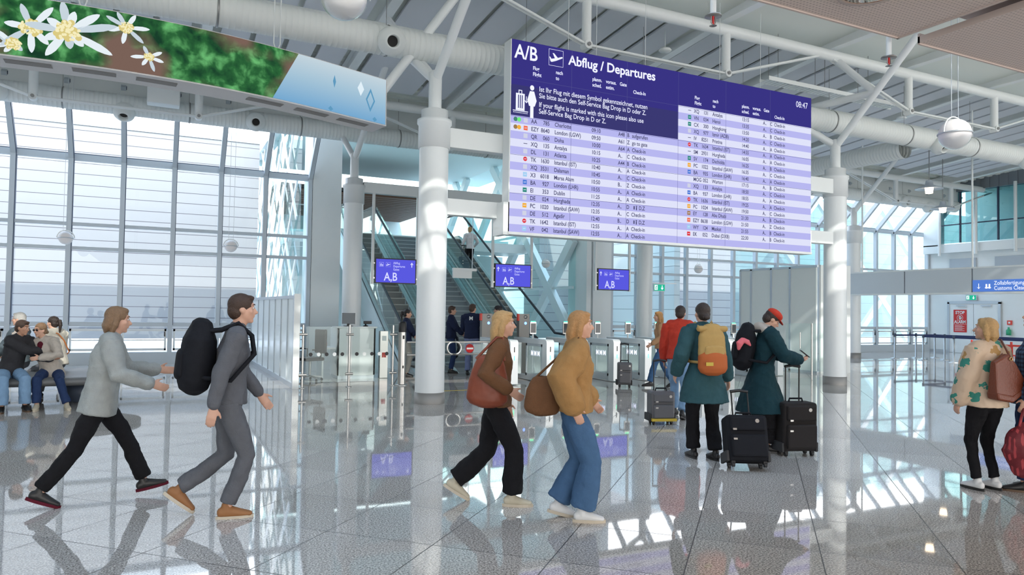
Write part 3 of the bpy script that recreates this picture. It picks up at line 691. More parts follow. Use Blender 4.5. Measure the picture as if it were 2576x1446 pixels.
for key in 'EBDCA':
    (cs, cz), tips, cr_, pw = FL[key]; li += 1
    for j, (ts, tz) in enumerate(tips):
        d = Vector((ts - cs, tz - cz)); L_ = d.length; d /= L_; nrm = Vector((-d.y, d.x)); pts = []
        W = [(0, .35), (.2, .6), (.45, .95), (.7, 1.0), (.85, .75), (.95, .4), (1, .05)]
        pl = []
        for t, w_ in W + [(t, -w_) for t, w_ in W[::-1]]:
            q = Vector((cs, cz)) + d * L_ * t + nrm * pw * .62 * w_
            pl.append(pq(q.x, clipz(q.y), .026 + li * .003 + j * .0003))
        MB().add(pl, [tuple(range(len(pl)))]).build('petal', 'petal' if j % 3 else 'petal2', meadow)
    m1, m2 = MB(), MB()
    for mm_, nn, rr in ((m1, 26, .28), (m2, 46, .13)):
        for k_ in range(nn):
            a = random.random() * 6.28; r_ = cr_ * (random.random() ** .5); c0 = (cs + r_ * math.cos(a), cz + .85 * r_ * math.sin(a))
            pl = [pq(c0[0] + cr_ * rr * math.cos(u * PI / 4), clipz(c0[1] + cr_ * rr * math.sin(u * PI / 4)), (.031 if mm_ is m1 else .0315) + li * .003 + k_ * .00001) for u in range(8)]
            mm_.add(pl, [tuple(range(8))])
    m1.build('flower_head', 'bud', meadow); m2.build('flower_florets', 'bud2', meadow)
# children built in world coordinates under the meadow part
for ch in meadow.children:
    inv = Matrix.Translation(-poster.location)
    for v in ch.data.vertices: v.co = inv @ v.co
MT['cry'] = emi('crystal_edge', (.10, .28, .45), 0.756); MT['cry2'] = emi('crystal_pale', (.62, .72, .78), 0.798)
for cs, cz, hw, hh, mm_ in ((7.95, 5.52, .03, .11, 'cry'), (8.49, 5.525, .07, .13, 'cry2'), (8.70, 5.366, .10, .21, 'cry'), (7.887, 5.04, .05, .05, 'cry'), (8.80, 5.045, .05, .045, 'cry')):
    def dia(k_, off): return [pq(cs + a * hw * k_, clipz(cz + b * hh * k_), off) for a, b in ((0, 1), (1, 0), (0, -1), (-1, 0))]
    if hh > .2:
        m = MB(); m.add(dia(1, .03) + dia(.68, .03), [(i, (i + 1) % 4, 4 + (i + 1) % 4, 4 + i) for i in range(4)])
    else: m = MB().add(dia(1, .03), [(0, 1, 2, 3)])
    c = m.build('crystal', mm_, bluep)
    for v in c.data.vertices: v.co = v.co - poster.location
# perforated vents on the underside lip
MT['ventgrey'] = dotted_mat('vent_perforation', (.30, .28, .27), (.08, .08, .08), 60)
for a, b in ((1.6, 2.2), (2.42, 2.98), (3.296, 3.857), (4.101, 4.654), (4.913, 5.463), (6.513, 7.103), (7.339, 7.952), (8.167, 8.778)):
    m = MB(); vs = []
    for s in pm(6, a, b):
        p, q = ps(s, -.10), ps(s, -.24); vs += [(p.x, p.y, Z0 - .034), (q.x, q.y, Z0 - .048)]
    m.add(vs, [(2 * i, 2 * i + 2, 2 * i + 3, 2 * i + 1) for i in range(6)]); m.build('vent', 'ventgrey', poster, world=True)
for s in (1.5, 4.2, 7.0):
    p = ps(s, -.2)
    MB().tube([(p.x, p.y, Z1), (p.x - .05, p.y, Z1 + .15), (p.x - .05, p.y, 8.7)], .010, 6).tube([(p.x, p.y, Z1), (p.x + .05, p.y, Z1 + .15), (p.x + .05, p.y, 8.7)], .010, 6).build('suspension_cable', 'white', poster, world=True)

# ------------------------------------------------------------------ blue gate signs
MT['g_blue'] = emi('gate_sign_blue', (.085, .085, .62), 0.798)
MT['g_lit'] = emi('gate_sign_letters', (.58, .60, .95), 0.798)
def gate_sign(x0, x1, label, arrow_left, hyb=4.93):
    W = x1 - x0; H = .66
    t = thing('gate_sign', label, 'sign', (x0, 20.1, 2.42), 0, 'blue gate signs hanging in a row')
    MB().box(-.03, W + .03, 0, .08, -.03, H + .03).build('sign_case', 'black', t)
    sc_ = MB().add([(0, -.004, 0), (W, -.004, 0), (W, -.004, H), (0, -.004, H)], [(0, 1, 2, 3)]).build('screen', 'g_blue', t)
    m = MB(); put_text(m, 'A,B', .33, (W * .20, -.008, .055), EX, EZ, 'LEFT', .004, .82)
    ax, o_ = (.08, .12) if arrow_left else (W - .11, 0)
    for i, s_ in enumerate(('Abflug', 'Departures', 'Gates')): put_text(m, s_, .095, (W * .43 + o_, -.008, H - .13 - .092 * i), EX, EZ, 'LEFT', 0, .8)
    z = H - .14
    m.add([(ax - .012, -.008, z - .07), (ax + .012, -.008, z - .07), (ax + .012, -.008, z + .05), (ax - .012, -.008, z + .05)], [(0, 1, 2, 3)])
    m.add([(ax - .045, -.008, z + .01), (ax, -.008, z + .075), (ax + .045, -.008, z + .01), (ax + .03, -.008, z + .0), (ax, -.008, z + .04), (ax - .03, -.008, z + .0)], [(0, 1, 2, 3, 4, 5)])
    plane_icon(m, W * .30 + o_, H - .15, .13, -.008)
    q = (W * .13 + o_, H - .15)
    for r in ((-.06, .06, .056, .06), (-.06, .06, -.06, -.056), (-.06, -.056, -.06, .06), (.056, .06, -.06, .06), (-.035, -.02, -.045, .02), (-.005, .012, -.045, .025), (.025, .045, -.045, .0)):
        m.add([(q[0] + r[0], -.008, q[1] + r[2]), (q[0] + r[1], -.008, q[1] + r[2]), (q[0] + r[1], -.008, q[1] + r[3]), (q[0] + r[0], -.008, q[1] + r[3])], [(0, 1, 2, 3)])
    m.build('sign_lettering', 'g_lit', sc_)
    for x in (-.09, W + .06):
        MB().box(x - .035, x + .035, .02, .09, -.05, 2.52).build('hanger_pole', 'white', t)
    m = MB()
    for z in (.12, H - .12): m.box(-.07, 0, .01, .06, z - .02, z + .02).box(W, W + .06, .01, .06, z - .02, z + .02)
    m.build('sign_clamp', 'steel', t)
gate_sign(5.6, 6.76, 'blue A,B gates sign left of the foremost column, arrow at its right', False)
gate_sign(9.33, 10.52, 'blue A,B gates sign in front of the right escalator, arrow at its left', True)
gate_sign(13.05, 14.24, 'blue A,B gates sign below the board before the white pier', True)

# ------------------------------------------------------------------ globe lamps
def globe(x, y, z, r, label, top, grp=None):
    t = thing('globe_lamp', label, 'lamp', (x, y, z), 0, grp)
    MB().sphere((0, 0, 0), r * .97, 32, 18).build('globe', 'globe', t)
    MB().lathe([(r * 1.0, -.012), (r * 1.03, -.012), (r * 1.03, .012), (r * 1.0, .012)], n=32).build('equator_ring', 'alu', t)
    m = MB().tube([(r * 1.12 * math.cos(a), 0, r * 1.12 * math.sin(a)) for a in [PI * i / 16 for i in range(17)]], .012, 8); m.build('bracket', 'white', t)
    for s_ in (-.35, .35):
        MB().cyl((s_ * r, 0, r * 1.05), (s_ * r, 0, top - z), .004 if r < .2 else .007, n=6).build('suspension_wire', 'alu', t)
    if r > .2: MB().lathe([(r * 1.01 * math.sin(a), -r * 1.01 * math.cos(a)) for a in [PI * .38 * i / 8 for i in range(9)]], n=32).build('clear_lens', 'clearg', t)
globe(-1.98, 20.72, 3.28, .165, 'small globe lamp before the window facade, leftmost', 8.03, 'small globe lamps on wires')
globe(1.8, 20.72, 3.28, .165, 'small globe lamp before the facade, above the man with the black backpack', 8.03, 'small globe lamps on wires')
globe(13.0, 23.6, 3.42, .16, 'small globe lamp before the diagonal lattice', 8.3, 'small globe lamps on wires')
globe(17.75, 20.72, 3.29, .16, 'small globe lamp under the departure board, before the far windows', 8.03, 'small globe lamps on wires')
globe(2.1, 9.35, 5.74, .31, 'large pearl globe lamp at the top edge, above the poster', 8.72)
globe(13.55, 8.6, 5.17, .29, 'large pearl globe lamp hanging at upper right', 8.7)

# ------------------------------------------------------------------ tan soffit near the camera
def soffit(x0, x1, y0, y1, label, hole=None):
    t = thing('perforated_soffit', label, 'ceiling panel', (x0, y0, 4.2), 0, None)
    mb = MB()
    if hole is None: mb.box(0, x1 - x0, 0, y1 - y0, 0, .06)
    else:
        hx, hy, hr = hole[0] - x0, hole[1] - y0, hole[2]; n = 40; W, D = x1 - x0, y1 - y0
        def edge(a):
            c, s_ = math.cos(a), math.sin(a); ts = []
            if c > 1e-6: ts.append((W - hx) / c)
            if c < -1e-6: ts.append(-hx / c)
            if s_ > 1e-6: ts.append((D - hy) / s_)
            if s_ < -1e-6: ts.append(-hy / s_)
            k_ = min(ts); return (hx + c * k_, hy + s_ * k_)
        A = sorted([2 * PI * i / n for i in range(n)] + [math.atan2(yy - hy, xx - hx) % (2 * PI) for xx in (0, W) for yy in (0, D)])
        n = len(A); vs = [(hx + hr * math.cos(a), hy + hr * math.sin(a), 0) for a in A] + [(*edge(a), 0) for a in A] + [(*edge(a), .06) for a in A]
        mb.add(vs, [(i, (i + 1) % n, n + (i + 1) % n, n + i) for i in range(n)] + [(n + i, n + (i + 1) % n, 2 * n + (i + 1) % n, 2 * n + i) for i in range(n)])
    mb.build('panel_sheet', 'tan', t)
    m = MB().box(0, x1 - x0, y1 - y0 - .02, y1 - y0, -.012, .09).box(x1 - x0 - .02, x1 - x0, 0, y1 - y0, -.012, .09); m.build('panel_edge', 'tanflat', t)
    return t
soffit(-3, 5.94, -4, 4.29, 'tan perforated soffit panel with a round downlight at the top edge', (4.9, 3.76, .21))
soffit(6.22, 14, -4, 4.29, 'tan perforated soffit panel at the upper right corner')
MB().box(5.94, 6.22, -4, 4.2, 4.32, 4.36).box(-3, 14, -4, 4.2, 4.5, 4.6).build('soffit_backing', 'tanflat'); bk = bpy.data.objects['soffit_backing']; tag(bk, 'dull backing plate above the tan soffit panels', 'ceiling backing')
m = MB()
for x in (-1, 5.0, 9.0, 13): 
    for y in (-1, 3.5): m.cyl((x, y, 4.5), (x, y, 8.8), .02, n=8)
m.build('soffit_hanger', 'dsteel', bk)
t = thing('recessed_downlight', 'round chrome downlight set in the tan soffit panel', 'ceiling lamp', (4.9, 3.76, 4.2))
MT['chrome'] = mat('chrome', (.85, .82, .78), .06, 1)
MB().lathe([(.21, -.008), (.245, -.012), (.25, 0), (.21, .01)], n=40).build('trim_ring', 'tanflat', t)
MB().lathe([(.21, 0), (.20, .1), (.15, .22), (.05, .26), (.0, .26)], n=40).build('reflector', 'chrome', t)
MB().lathe([(.0, .12), (.04, .12), (.04, .25)], n=20).build('lamp_capsule', 'warm', t)
MB().box(5.98, 6.18, -3, 4.38, 4.29, 4.33).build('gap_rail', 'tanflat', bk)
for x, y, la in ((6.0, 4.42, 'red-bulb sprinkler at the corner of the tan soffit'), (3.95, 4.46, 'red-bulb sprinkler at the top edge of the photo')):
    t = thing('sprinkler', la, 'sprinkler', (x, y, 4.05))
    MB().cyl((0, 0, .04), (0, 0, .46), .024, n=16).build('pipe', 'white', t)
    MB().lathe([(.0, .035), (.065, .03), (.068, .02), (.0, .02)], n=24).build('deflector_cup', 'dsteel', t)
    MB().tube([(-.02, 0, .03), (-.022, 0, -.03), (0, 0, -.05), (.022, 0, -.03), (.02, 0, .03)], .005, 6).lathe([(.03, -.055), (0, -.05)], n=14).build('frame_arms', 'dsteel', t)
    MB().cyl((0, 0, -.045), (0, 0, .025), .009, n=10).build('glass_bulb', 'red', t)

# ------------------------------------------------------------------ cable trays and other ceiling bits
def tray(x0, x1, y, z, label, wd=.3):
    t = thing('cable_tray', label, 'cable tray', (x0, y, z))
    m = MB()
    for s_ in (-wd / 2, wd / 2): m.box(0, x1 - x0, s_ - .01, s_ + .01, 0, .10)
    n = int((x1 - x0) / .12)
    for i in range(n): m.box(.12 * i, .12 * i + .07, -wd / 2, wd / 2, 0, .012)
    m.build('tray_rungs', 'white', t)
    for x in [.3 + 1.6 * i for i in range(int((x1 - x0) / 1.6) + 1)]:
        for q in (-wd / 2, wd / 2): MB().cyl((x, q, .05), (x, q, zr(y) - z), .008, n=6).build('tray_rod', 'dsteel', t)
tray(13.1, 17.9, 12.98, 7.32, 'white perforated cable tray above the right end of the board')
tray(-12, 3.9, 21.0, 7.45, 'cable tray along the duct above the window facade', .2)
ladder = thing('ceiling_projector', 'white box unit fixed under the poster near the facade duct', 'projector', (-.3, 20.2, 6.9))
MB().box(0, .75, 0, .4, -.15, .28).build('unit_case', 'white', ladder, bevel=.02)
MB().cyl((.37, .2, .28), (.37, .2, 1.0), .03, n=10).build('unit_rod', 'white', ladder)
# wires hanging from the roof
def wire(x, y, z0, label): tag(MB().cyl((x, y, z0), (x, y, zr(y) - .02), .006, n=6).build('hanging_wire', 'white'), label, 'wire', 'thin suspension wires')
for i, (x, y) in enumerate(((7.15, 12.2), (7.8, 12.2), (11.0, 12.2), (12.2, 12.2), (9.0, 12.2))):
    wire(x, y, 6.79, 'thin white wire holding the top edge of the departure board')
# loudspeaker / detector dishes under the panels
for x, y in ((10.6, 13.6), (20.4, 14.6)):
    t = MB().lathe([(0, 0), (.13, .0), (.15, .03), (.12, .07), (0, .08)], (0, 0, 0), 24).cyl((0, 0, .07), (0, 0, .5), .008, n=6).build('ceiling_detector', 'white')
    t.location = (x, y, zr(y) - .8); tag(t, 'small white disc detector under the roof panels ' + ('above the board' if x < 15 else 'right of the board'), 'detector')
# warm cone lamps seen far right
for x, y, z, la in ((23.2, 15.6, 6.0, 'warm glowing cone pendant right of the column'), (27.9, 18.2, 6.0, 'warm glowing cone pendant before the far ducts')):
    t = thing('cone_pendant', la, 'pendant lamp', (x, y, z), 0, None)
    MB().lathe([(.10, .25), (.13, .1), (.42, -.02), (.43, -.04), (.12, .06), (.09, .22)], n=28).build('reflector_dish', 'alu', t)
    MB().lathe([(0, .12), (.12, .10), (.13, 0), (.11, -.18), (0, -.2)], n=20).build('lamp_glass', 'warm', t)
    MB().cyl((0, 0, .2), (0, 0, 2.0), .015, n=8).build('pendant_rod', 'dsteel', t)
# ------------------------------------------------------------------ ticket gates
def gate(x, y, label, disp=True):
    t = thing('ticket_gate', label, 'gate', (x, y, 0), 0, 'row of white ticket gates')
    # front post: narrow pillar with a rounded top
    m = MB(); pr = [(0, 0), (.30, 0), (.30, 1.0), (0, 1.0)]
    n = 8; prof = [(0, 0), (.22, 0), (.22, 1.03)] + [(.22 - .16 * (1 - math.cos(a)) , 1.03 - .0 + 0) for a in ()]
    prof = [(0, .02), (0, .94)] + [(.08 - .08 * math.cos(PI / 2 * i / n), .94 + .08 * math.sin(PI / 2 * i / n)) for i in range(1, n + 1)] + [(1.72, 1.02), (1.72, .90), (.22, .90), (.22, .02)]
    m.prism(prof, 0, -.10, .10); m.build('gate_housing', 'gatew', t, bevel=.006)
    MB().box(-.085, .085, .15, 1.74, .02, .12).build('base_plinth', 'alu', t)
    MB().box(-.07, .07, 1.60, 1.74, .1, .92).build('rear_post', 'gatew', t, bevel=.005)
    for x_ in (-.075, .075):
        f = MB().box(x_ - .008, x_ + .008, .24, .30, .12, .90).box(x_ - .008, x_ + .008, 1.02, 1.08, .12, .90).box(x_ - .008, x_ + .008, .24, 1.08, .12, .18).box(x_ - .008, x_ + .008, .24, 1.08, .84, .90)
        f.build('side_frame', 'alu', t)
    g_ = MB().box(-.078, -.074, .30, 1.02, .18, .84).build('side_glass', 'glassG', t)
    m = MB()
    for yy in (.36, .52, .68): put_text(m, 'M', .16, (-.084, yy + .13, .62), (0, -1, 0), EZ, 'LEFT', .004, 1)
    m.build('letter_mark', 'signw', g_)
    MB().box(-.012, .012, -.004, .002, .74, .86).build('ticket_slot', 'black', t)
    MB().box(-.007, .007, -.005, .002, .56, .66).build('status_light', 'greenl', t)
    MB().box(-.05, .05, .25, 1.0, .885, .899).build('under_light', 'lwhite', t)
    for s_ in (-1, 1):
        MB().box(s_ * .46 if s_ < 0 else .11, -.11 if s_ < 0 else .46, 1.28, 1.295, .14, .86).build('swing_door', 'glassG', t)
    if disp:
        d = MB().box(-.085, .085, .86, .90, 1.12, 1.42).build('face_scanner', 'steel', t, bevel=.006)
        MB().add([(-.07, .856, 1.15), (.07, .856, 1.15), (.07, .856, 1.38), (-.07, .856, 1.38)], [(0, 1, 2, 3)]).build('scanner_screen', 'scr', d)
        MB().box(-.05, .05, .85, .895, 1.42, 1.432).build('scanner_light', 'greenl', d)
        MB().cyl((0, .88, 1.0), (0, .88, 1.13), .022, n=10).build('scanner_stalk', 'white', d)
    return t
MT['scr'] = mat('scanner_display', (.05, .06, .07), .12)
places = ['behind the woman with the rust bag', 'just right of the woman with the rust bag', 'behind the woman in the mustard top', 'just right of the woman in the mustard top', 'left of the blurred traveller in the tan top', 'behind the blurred traveller in the tan top', 'hidden mostly by the traveller in red', 'behind the mustard backpack', 'between the two travellers in teal coats', 'at the right end of the row by the glass screen']
for i, x in enumerate((7.32, 8.25, 9.17, 10.10, 11.03, 11.96, 12.85, 13.75, 14.62, 15.5)):
    gate(x, 14.7, 'white ticket gate cabinet ' + places[i])

# ticket readers with blue light behind the gates
for x, y, la in ((7.50, 16.6, 'metal reader pillar with blue light beside the officer with M on the back'), (8.54, 16.6, 'metal reader pillar with blue light left of the first face scanner')):
    t = thing('reader_pillar', la, 'reader', (x, y, 0))
    MB().box(-.15, .15, 0, .14, 0, 1.60).build('pillar_body', 'bandgrey', t, bevel=.01)
    MB().lathe([(0, 0), (.035, 0)], (0.03, -.006, 1.36), 20, (0, -1, 0)).build('blue_light', 'bluel', t)
    MB().lathe([(0, 0), (.05, 0), (.05, .01), (0, .01)], (0.03, -.0, 1.52), 20, (0, -1, 0)).build('lens', 'dsteel', t)
    MB().box(-.19, -.15, -.02, .08, 1.42, 1.60).build('red_handle', 'redp', t, bevel=.01)

# no-entry rail gate and pole
t = thing('bollard_post', 'steel post with black cap at the left end of the rail gate', 'post', (4.93, 15.45, 0))
MB().lathe([(.085, 0), (.085, 1.17)], n=28).build('post_tube', 'steel', t)
MB().lathe([(.087, 1.17), (.087, 1.36), (.07, 1.40), (0, 1.405)], n=28).build('post_cap', 'black', t)
MB().lathe([(.13, 0), (.13, .02), (.085, .03)], n=28).build('base_plate', 'steel', t)
MB().box(-.02, .02, -.09, -.08, 1.02, 1.10).box(-.015, .015, -.09, -.08, .38, .44).build('lock_slot', 'black', t)
t = thing('rail_gate', 'tubular rail gate left of the foremost column', 'barrier', (5.02, 15.4, 0))
MB().tube([(0, 0, .95), (1.15, 0, .95)] + [(1.15 + .14 * math.sin(a), 0, .81 + .14 * math.cos(a)) for a in [PI * i / 10 for i in range(11)]] + [(1.15, 0, .67), (0, 0, .67)], .022, 10).build('rail_loop', 'steel', t)
t = thing('rail_gate', 'tubular rail gate with red no-entry disc right of the foremost column', 'barrier', (5.95, 15.4, 0))
MB().tube([(1.25, 0, .95), (.16, 0, .95)] + [(.16 - .14 * math.sin(a), 0, .81 + .14 * math.cos(a)) for a in [PI * i / 10 for i in range(11)]] + [(.16, 0, .67), (1.25, 0, .67)], .022, 10).build('rail_loop', 'steel', t)
MB().box(.33, .85, -.004, .004, .70, .93).build('clear_plate', 'glassP', t)
d = MB().lathe([(0, .012), (.10, .012), (.10, 0), (0, 0)], (.57, -.005, .80), 32, (0, -1, 0)).build('no_entry_disc', 'red', t)
MB().box(.49, .65, -.022, -.018, .78, .82).build('white_bar', 'white', d)
t = tag(MB().box(5.4, 7.15, 14.12, 14.17, .001, .004).build('floor_line', mat('yellow_tape', (.7, .5, .03), .5)), 'thin yellow line on the floor before the rail gate', 'floor marking')

# glass screens with posts and dots beside the check desk
t = thing('glass_barrier', 'clear glass barrier with dot markings and three steel posts before the check desk', 'barrier', (2.80, 15.48, 0))
for x in (0, .97, 1.93):
    MB().cyl((x, 0, 0), (x, 0, 1.32), .025, n=14).lathe([(.06, 0), (.06, .015), (.025, .02)], (x, 0, 0), 20).build('post', 'steel', t)
    for z in (.28, 1.12): MB().cyl((x - .08, -.02, z), (x + .08, -.02, z), .028, n=12).build('glass_clamp', 'steel', t)
for x0, x1 in ((.06, .91), (1.03, 1.87)):
    p = MB().box(x0, x1, -.006, .006, .12, 1.28).build('glass_panel', 'glassP', t)
    for i in range(5):
        x = x0 + .10 + i * .165
        MB().lathe([(0, 0), (.04, 0)], (x, -.009, .70), 20, (0, -1, 0)).build('dot_marking', 'black' if i % 2 == 0 else 'white', p)

# frosted screen wall running back to the facade
t = thing('screen_wall', 'frosted screen wall running back to the window facade at left', 'screen', (2.66, 15.5, 0))
m = MB().box(-.05, .05, 0, 7.5, 0, .10).box(-.05, .05, 0, 7.5, 1.86, 1.93).box(-.06, .06, -.03, .06, 0, 1.95); m.build('screen_frame', 'alu', t)
MB().box(-.055, .07, -.04, -.0, 0, 1.96).build('end_post', 'white', t)
ys = [.08, .95, 1.85, 2.8, 3.8, 4.85, 5.95, 7.45]
for a, b in zip(ys[:-1], ys[1:]):
    MB().box(-.02, .02, a + .03, b - .03, .1, 1.86).build('frosted_panel', 'frost', t)
    MB().box(-.045, .045, b - .03, b + .0, .1, 1.86).build('screen_mullion', 'mull', t)
    MB().box(-.03, .03, b, b + .03, .1, 1.86).build('dark_joint', 'gasket', t)

# ------------------------------------------------------------------ check desk, chair, monitor
t = thing('check_desk', 'white check desk behind the glass barrier', 'desk', (3.90, 17.2, 0))
MB().box(0, .92, 0, .05, .08, 1.20).box(.87, .92, 0, .75, .08, 1.20).box(0, .05, .0, .75, .08, 1.20).build('front_panel', 'white', t, bevel=.006)
MB().box(-.03, .95, -.02, .45, 1.20, 1.24).build('counter_top', 'white', t, bevel=.006)
MB().box(.03, .90, .03, .72, 0, .08).build('toe_kick', 'alu', t)
MB().box(-.32, 0, .15, .75, .70, .74).box(-.32, -.28, .15, .75, 0, .70).build('side_table', 'white', t, bevel=.005)
t = thing('monitor', 'flat monitor seen from behind on the check desk', 'monitor', (4.22, 17.45, 1.24))
MB().box(-.16, .16, 0, .03, .06, .32).build('screen_case', mat('monitor_grey', (.16, .18, .2), .4), t, bevel=.005)
MB().box(.155, .17, -.01, .035, .05, .33).build('bezel', 'white', t)
MB().box(-.03, .03, .03, .06, 0, .2).box(-.1, .1, -.03, .12, 0, .012).build('stand', 'black', t)
t = thing('document_scanner', 'small black passport reader on the desk right of the monitor', 'scanner', (4.62, 17.4, 1.24))
MB().lathe([(.06, 0), (.06, .02), (.02, .03), (.02, .12), (0, .12)], n=20).build('reader_foot', 'black', t)
MB().box(-.05, .14, -.04, .04, .06, .13).build('reader_head', 'black', t, bevel=.01)
t = thing('spray_bottle', 'small red bottle on the side table of the desk', 'bottle', (3.72, 17.62, .742))
MB().lathe([(0, 0), (.03, 0), (.032, .1), (.012, .14), (.012, .17), (0, .17)], n=18).build('bottle_body', 'redp', t)
MB().lathe([(.014, .16), (.014, .2), (0, .2)], n=12).build('bottle_cap', 'white', t)
t = thing('access_pillar', 'grey metal call pillar with a red emblem right of the check desk', 'pillar', (5.02, 17.15, 0))
MB().box(-.10, .10, 0, .14, 0, 1.14).build('pillar_body', 'steel', t, bevel=.008)
MB().box(-.05, .05, -.006, 0, .90, 1.02).build('paper_sign', 'white', t)
MB().box(-.05, .05, -.006, 0, .50, .62).build('red_emblem', 'redp', t)
t = thing('office_chair', 'black swivel office chair left of the check desk', 'chair', (3.25, 17.05, 0), -1.2)
MB().box(-.24, .24, -.24, .24, .46, .54).build('seat', 'black', t, bevel=.03)
MB().box(-.22, .22, .24, .31, .62, 1.18).build('backrest', 'black', t, bevel=.03)
MB().cyl((0, .27, .5), (0, .29, .7), .02, n=8).build('back_bar', 'dsteel', t)
MB().cyl((0, 0, .12), (0, 0, .46), .028, n=12).build('gas_column', 'dsteel', t)
for i in range(5):
    a = 2 * PI * i / 5; e_ = (.28 * math.cos(a), .28 * math.sin(a))
    l_ = MB().bar((0, 0, .12), (e_[0], e_[1], .08), .04, .03).build('base_arm', 'dsteel', t)
    MB().cyl((e_[0], e_[1] - .012, .03), (e_[0], e_[1] + .012, .03), .03, n=14).build('caster', 'black', l_)
for s_ in (-1, 1): MB().tube([(s_ * .22, .1, .5), (s_ * .28, .1, .52), (s_ * .28, .1, .72), (s_ * .28, -.12, .72)], .015, 8).build('armrest', 'black', t)

# ------------------------------------------------------------------ escalators and stairs
EY0, RISE, ANG = 19.3, 4.45, math.radians(30.5)
RUN = RISE / math.tan(ANG); EY1 = EY0 + RUN
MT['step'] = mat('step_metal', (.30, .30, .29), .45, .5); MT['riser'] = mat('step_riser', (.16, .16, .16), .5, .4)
MT['skirt'] = mat('skirt_metal', (.55, .58, .58), .3, .7); MT['stone'] = mat('stair_stone', (.40, .43, .46), .5); MT['tyre'] = mat('handrail_rubber', (.015, .02, .03), .35)
def escalator(x, label):
    t = thing('escalator', label, 'escalator', (x, EY0, 0), 0, 'escalators')
    m1, m2 = MB(), MB(); n = int(round(RISE / .20)); dy, dz = RUN / n, RISE / n
    for i in range(n):
        m1.box(-.5, .5, dy * i, dy * (i + 1) + .02, dz * (i + 1) - .03, dz * (i + 1))
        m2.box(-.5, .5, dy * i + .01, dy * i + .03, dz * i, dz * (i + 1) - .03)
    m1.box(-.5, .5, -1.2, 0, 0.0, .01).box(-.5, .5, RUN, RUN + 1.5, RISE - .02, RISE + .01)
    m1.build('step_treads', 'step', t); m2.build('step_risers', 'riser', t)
    for s_ in (-1, 1):
        X = s_ * .56
        sk = [(-1.3, 0), (-1.0, .12), (0, .16), (RUN, RISE + .16), (RUN + 1.4, RISE + .16), (RUN + 1.6, RISE), (RUN, RISE - .7), (.9, -.0)]
        m = MB().prism([(a, b) for a, b in sk], 0, X - .05, X + .05); m.build('skirt_panel', 'skirt', t)
        gl = [(-1.1, .2), (-1.2, .6), (-1.05, .9), (-.3, 1.0), (RUN - .1, RISE + 1.0), (RUN + 1.4, RISE + 1.0), (RUN + 1.65, RISE + .8), (RUN + 1.6, RISE + .35), (RUN + 1.4, RISE + .16), (RUN, RISE + .16), (0, .16)]
        m = MB().add([(X, a, b) for a, b in gl], [tuple(range(len(gl)))]); m.build('glass_balustrade', 'glassE', t)
        hr = [(-1.0, .35), (-1.25, .45), (-1.38, .68), (-1.25, .92), (-1.0, 1.0), (-.3, 1.03), (RUN - .2, RISE + 1.03), (RUN + 1.5, RISE + 1.03), (RUN + 1.75, RISE + .93), (RUN + 1.85, RISE + .7), (RUN + 1.75, RISE + .47), (RUN + 1.5, RISE + .37)]
        MB().tube([(X, a, b) for a, b in hr], .04, 10).build('handrail', 'tyre', t)
        MB().tube([(X, a, b - .06 if b > RISE + .8 else b + .05) for a, b in hr[7:11]], .018, 6).build('rail_light', 'lwhite', t)
        MB().prism([(-.9, .0), (0, .12), (RUN, RISE + .12), (RUN, RISE - .95), (1.6, .0)], 0, X + s_ * .07, X + s_ * .13).build('truss_cladding', 'panelc', t)
    return t
escalator(6.72, 'left escalator with glass sides rising behind the left gate sign')
escalator(10.25, 'right escalator carrying the man in the white shirt')
t = thing('staircase', 'wide grey stairs between the two escalators', 'stairs', (8.5, EY0 + .3, 0))
n = 27; dy, dz = RUN / n, RISE / n; m1, m2 = MB(), MB()
for i in range(n):
    m1.box(-.95, .95, dy * i - .02, dy * (i + 1), dz * (i + 1) - .03, dz * (i + 1)); m2.box(-.95, .95, dy * i, dy * i + .03, dz * i, dz * (i + 1) - .03)
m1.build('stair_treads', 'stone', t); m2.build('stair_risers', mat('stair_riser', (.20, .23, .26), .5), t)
for s_ in (-1, 1):
    MB().prism([(-.1, 0), (0, .22), (RUN, RISE + .22), (RUN, RISE - .4), (.7, 0)], 0, s_ * .99 - .03, s_ * .99 + .03).build('stair_string', 'skirt', t)
    MB().prism([(.0, .25), (0, 1.1), (RUN, RISE + 1.1), (RUN, RISE + .25)], 0, s_ * .97 - .005, s_ * .97 + .005).build('glass_railing', 'glassE', t)
    MB().tube([(s_ * .90, -.2, .9), (s_ * .90, 0, .9), (s_ * .90, RUN, RISE + .9)], .022, 8).build('grab_rail', 'steel', t)
t = thing('landing_railing', 'glass railing at the edge of the upper floor above the stairs', 'railing', (4.4, EY1 + 1.0, 4.45))
for x0, x1 in ((0, 1.55), (5.2, 5.4), (6.9, 9.6)):
    MB().box(x0, x1, 0, .02, 0, 1.05).build('glass_panel', 'glassT', t); MB().box(x0, x1, -.02, .04, 1.05, 1.09).build('top_rail', 'steel', t)
MB().box(4.3, 14.0, EY1 + .2, 29.0, 4.05, 4.42).build('floor', 'white')['kind'] = 'structure'
MB().box(4.35, 14.0, EY1 + 2.6, EY1 + 2.7, 0, 4.05).build('wall_recess', 'panelc')['kind'] = 'structure'

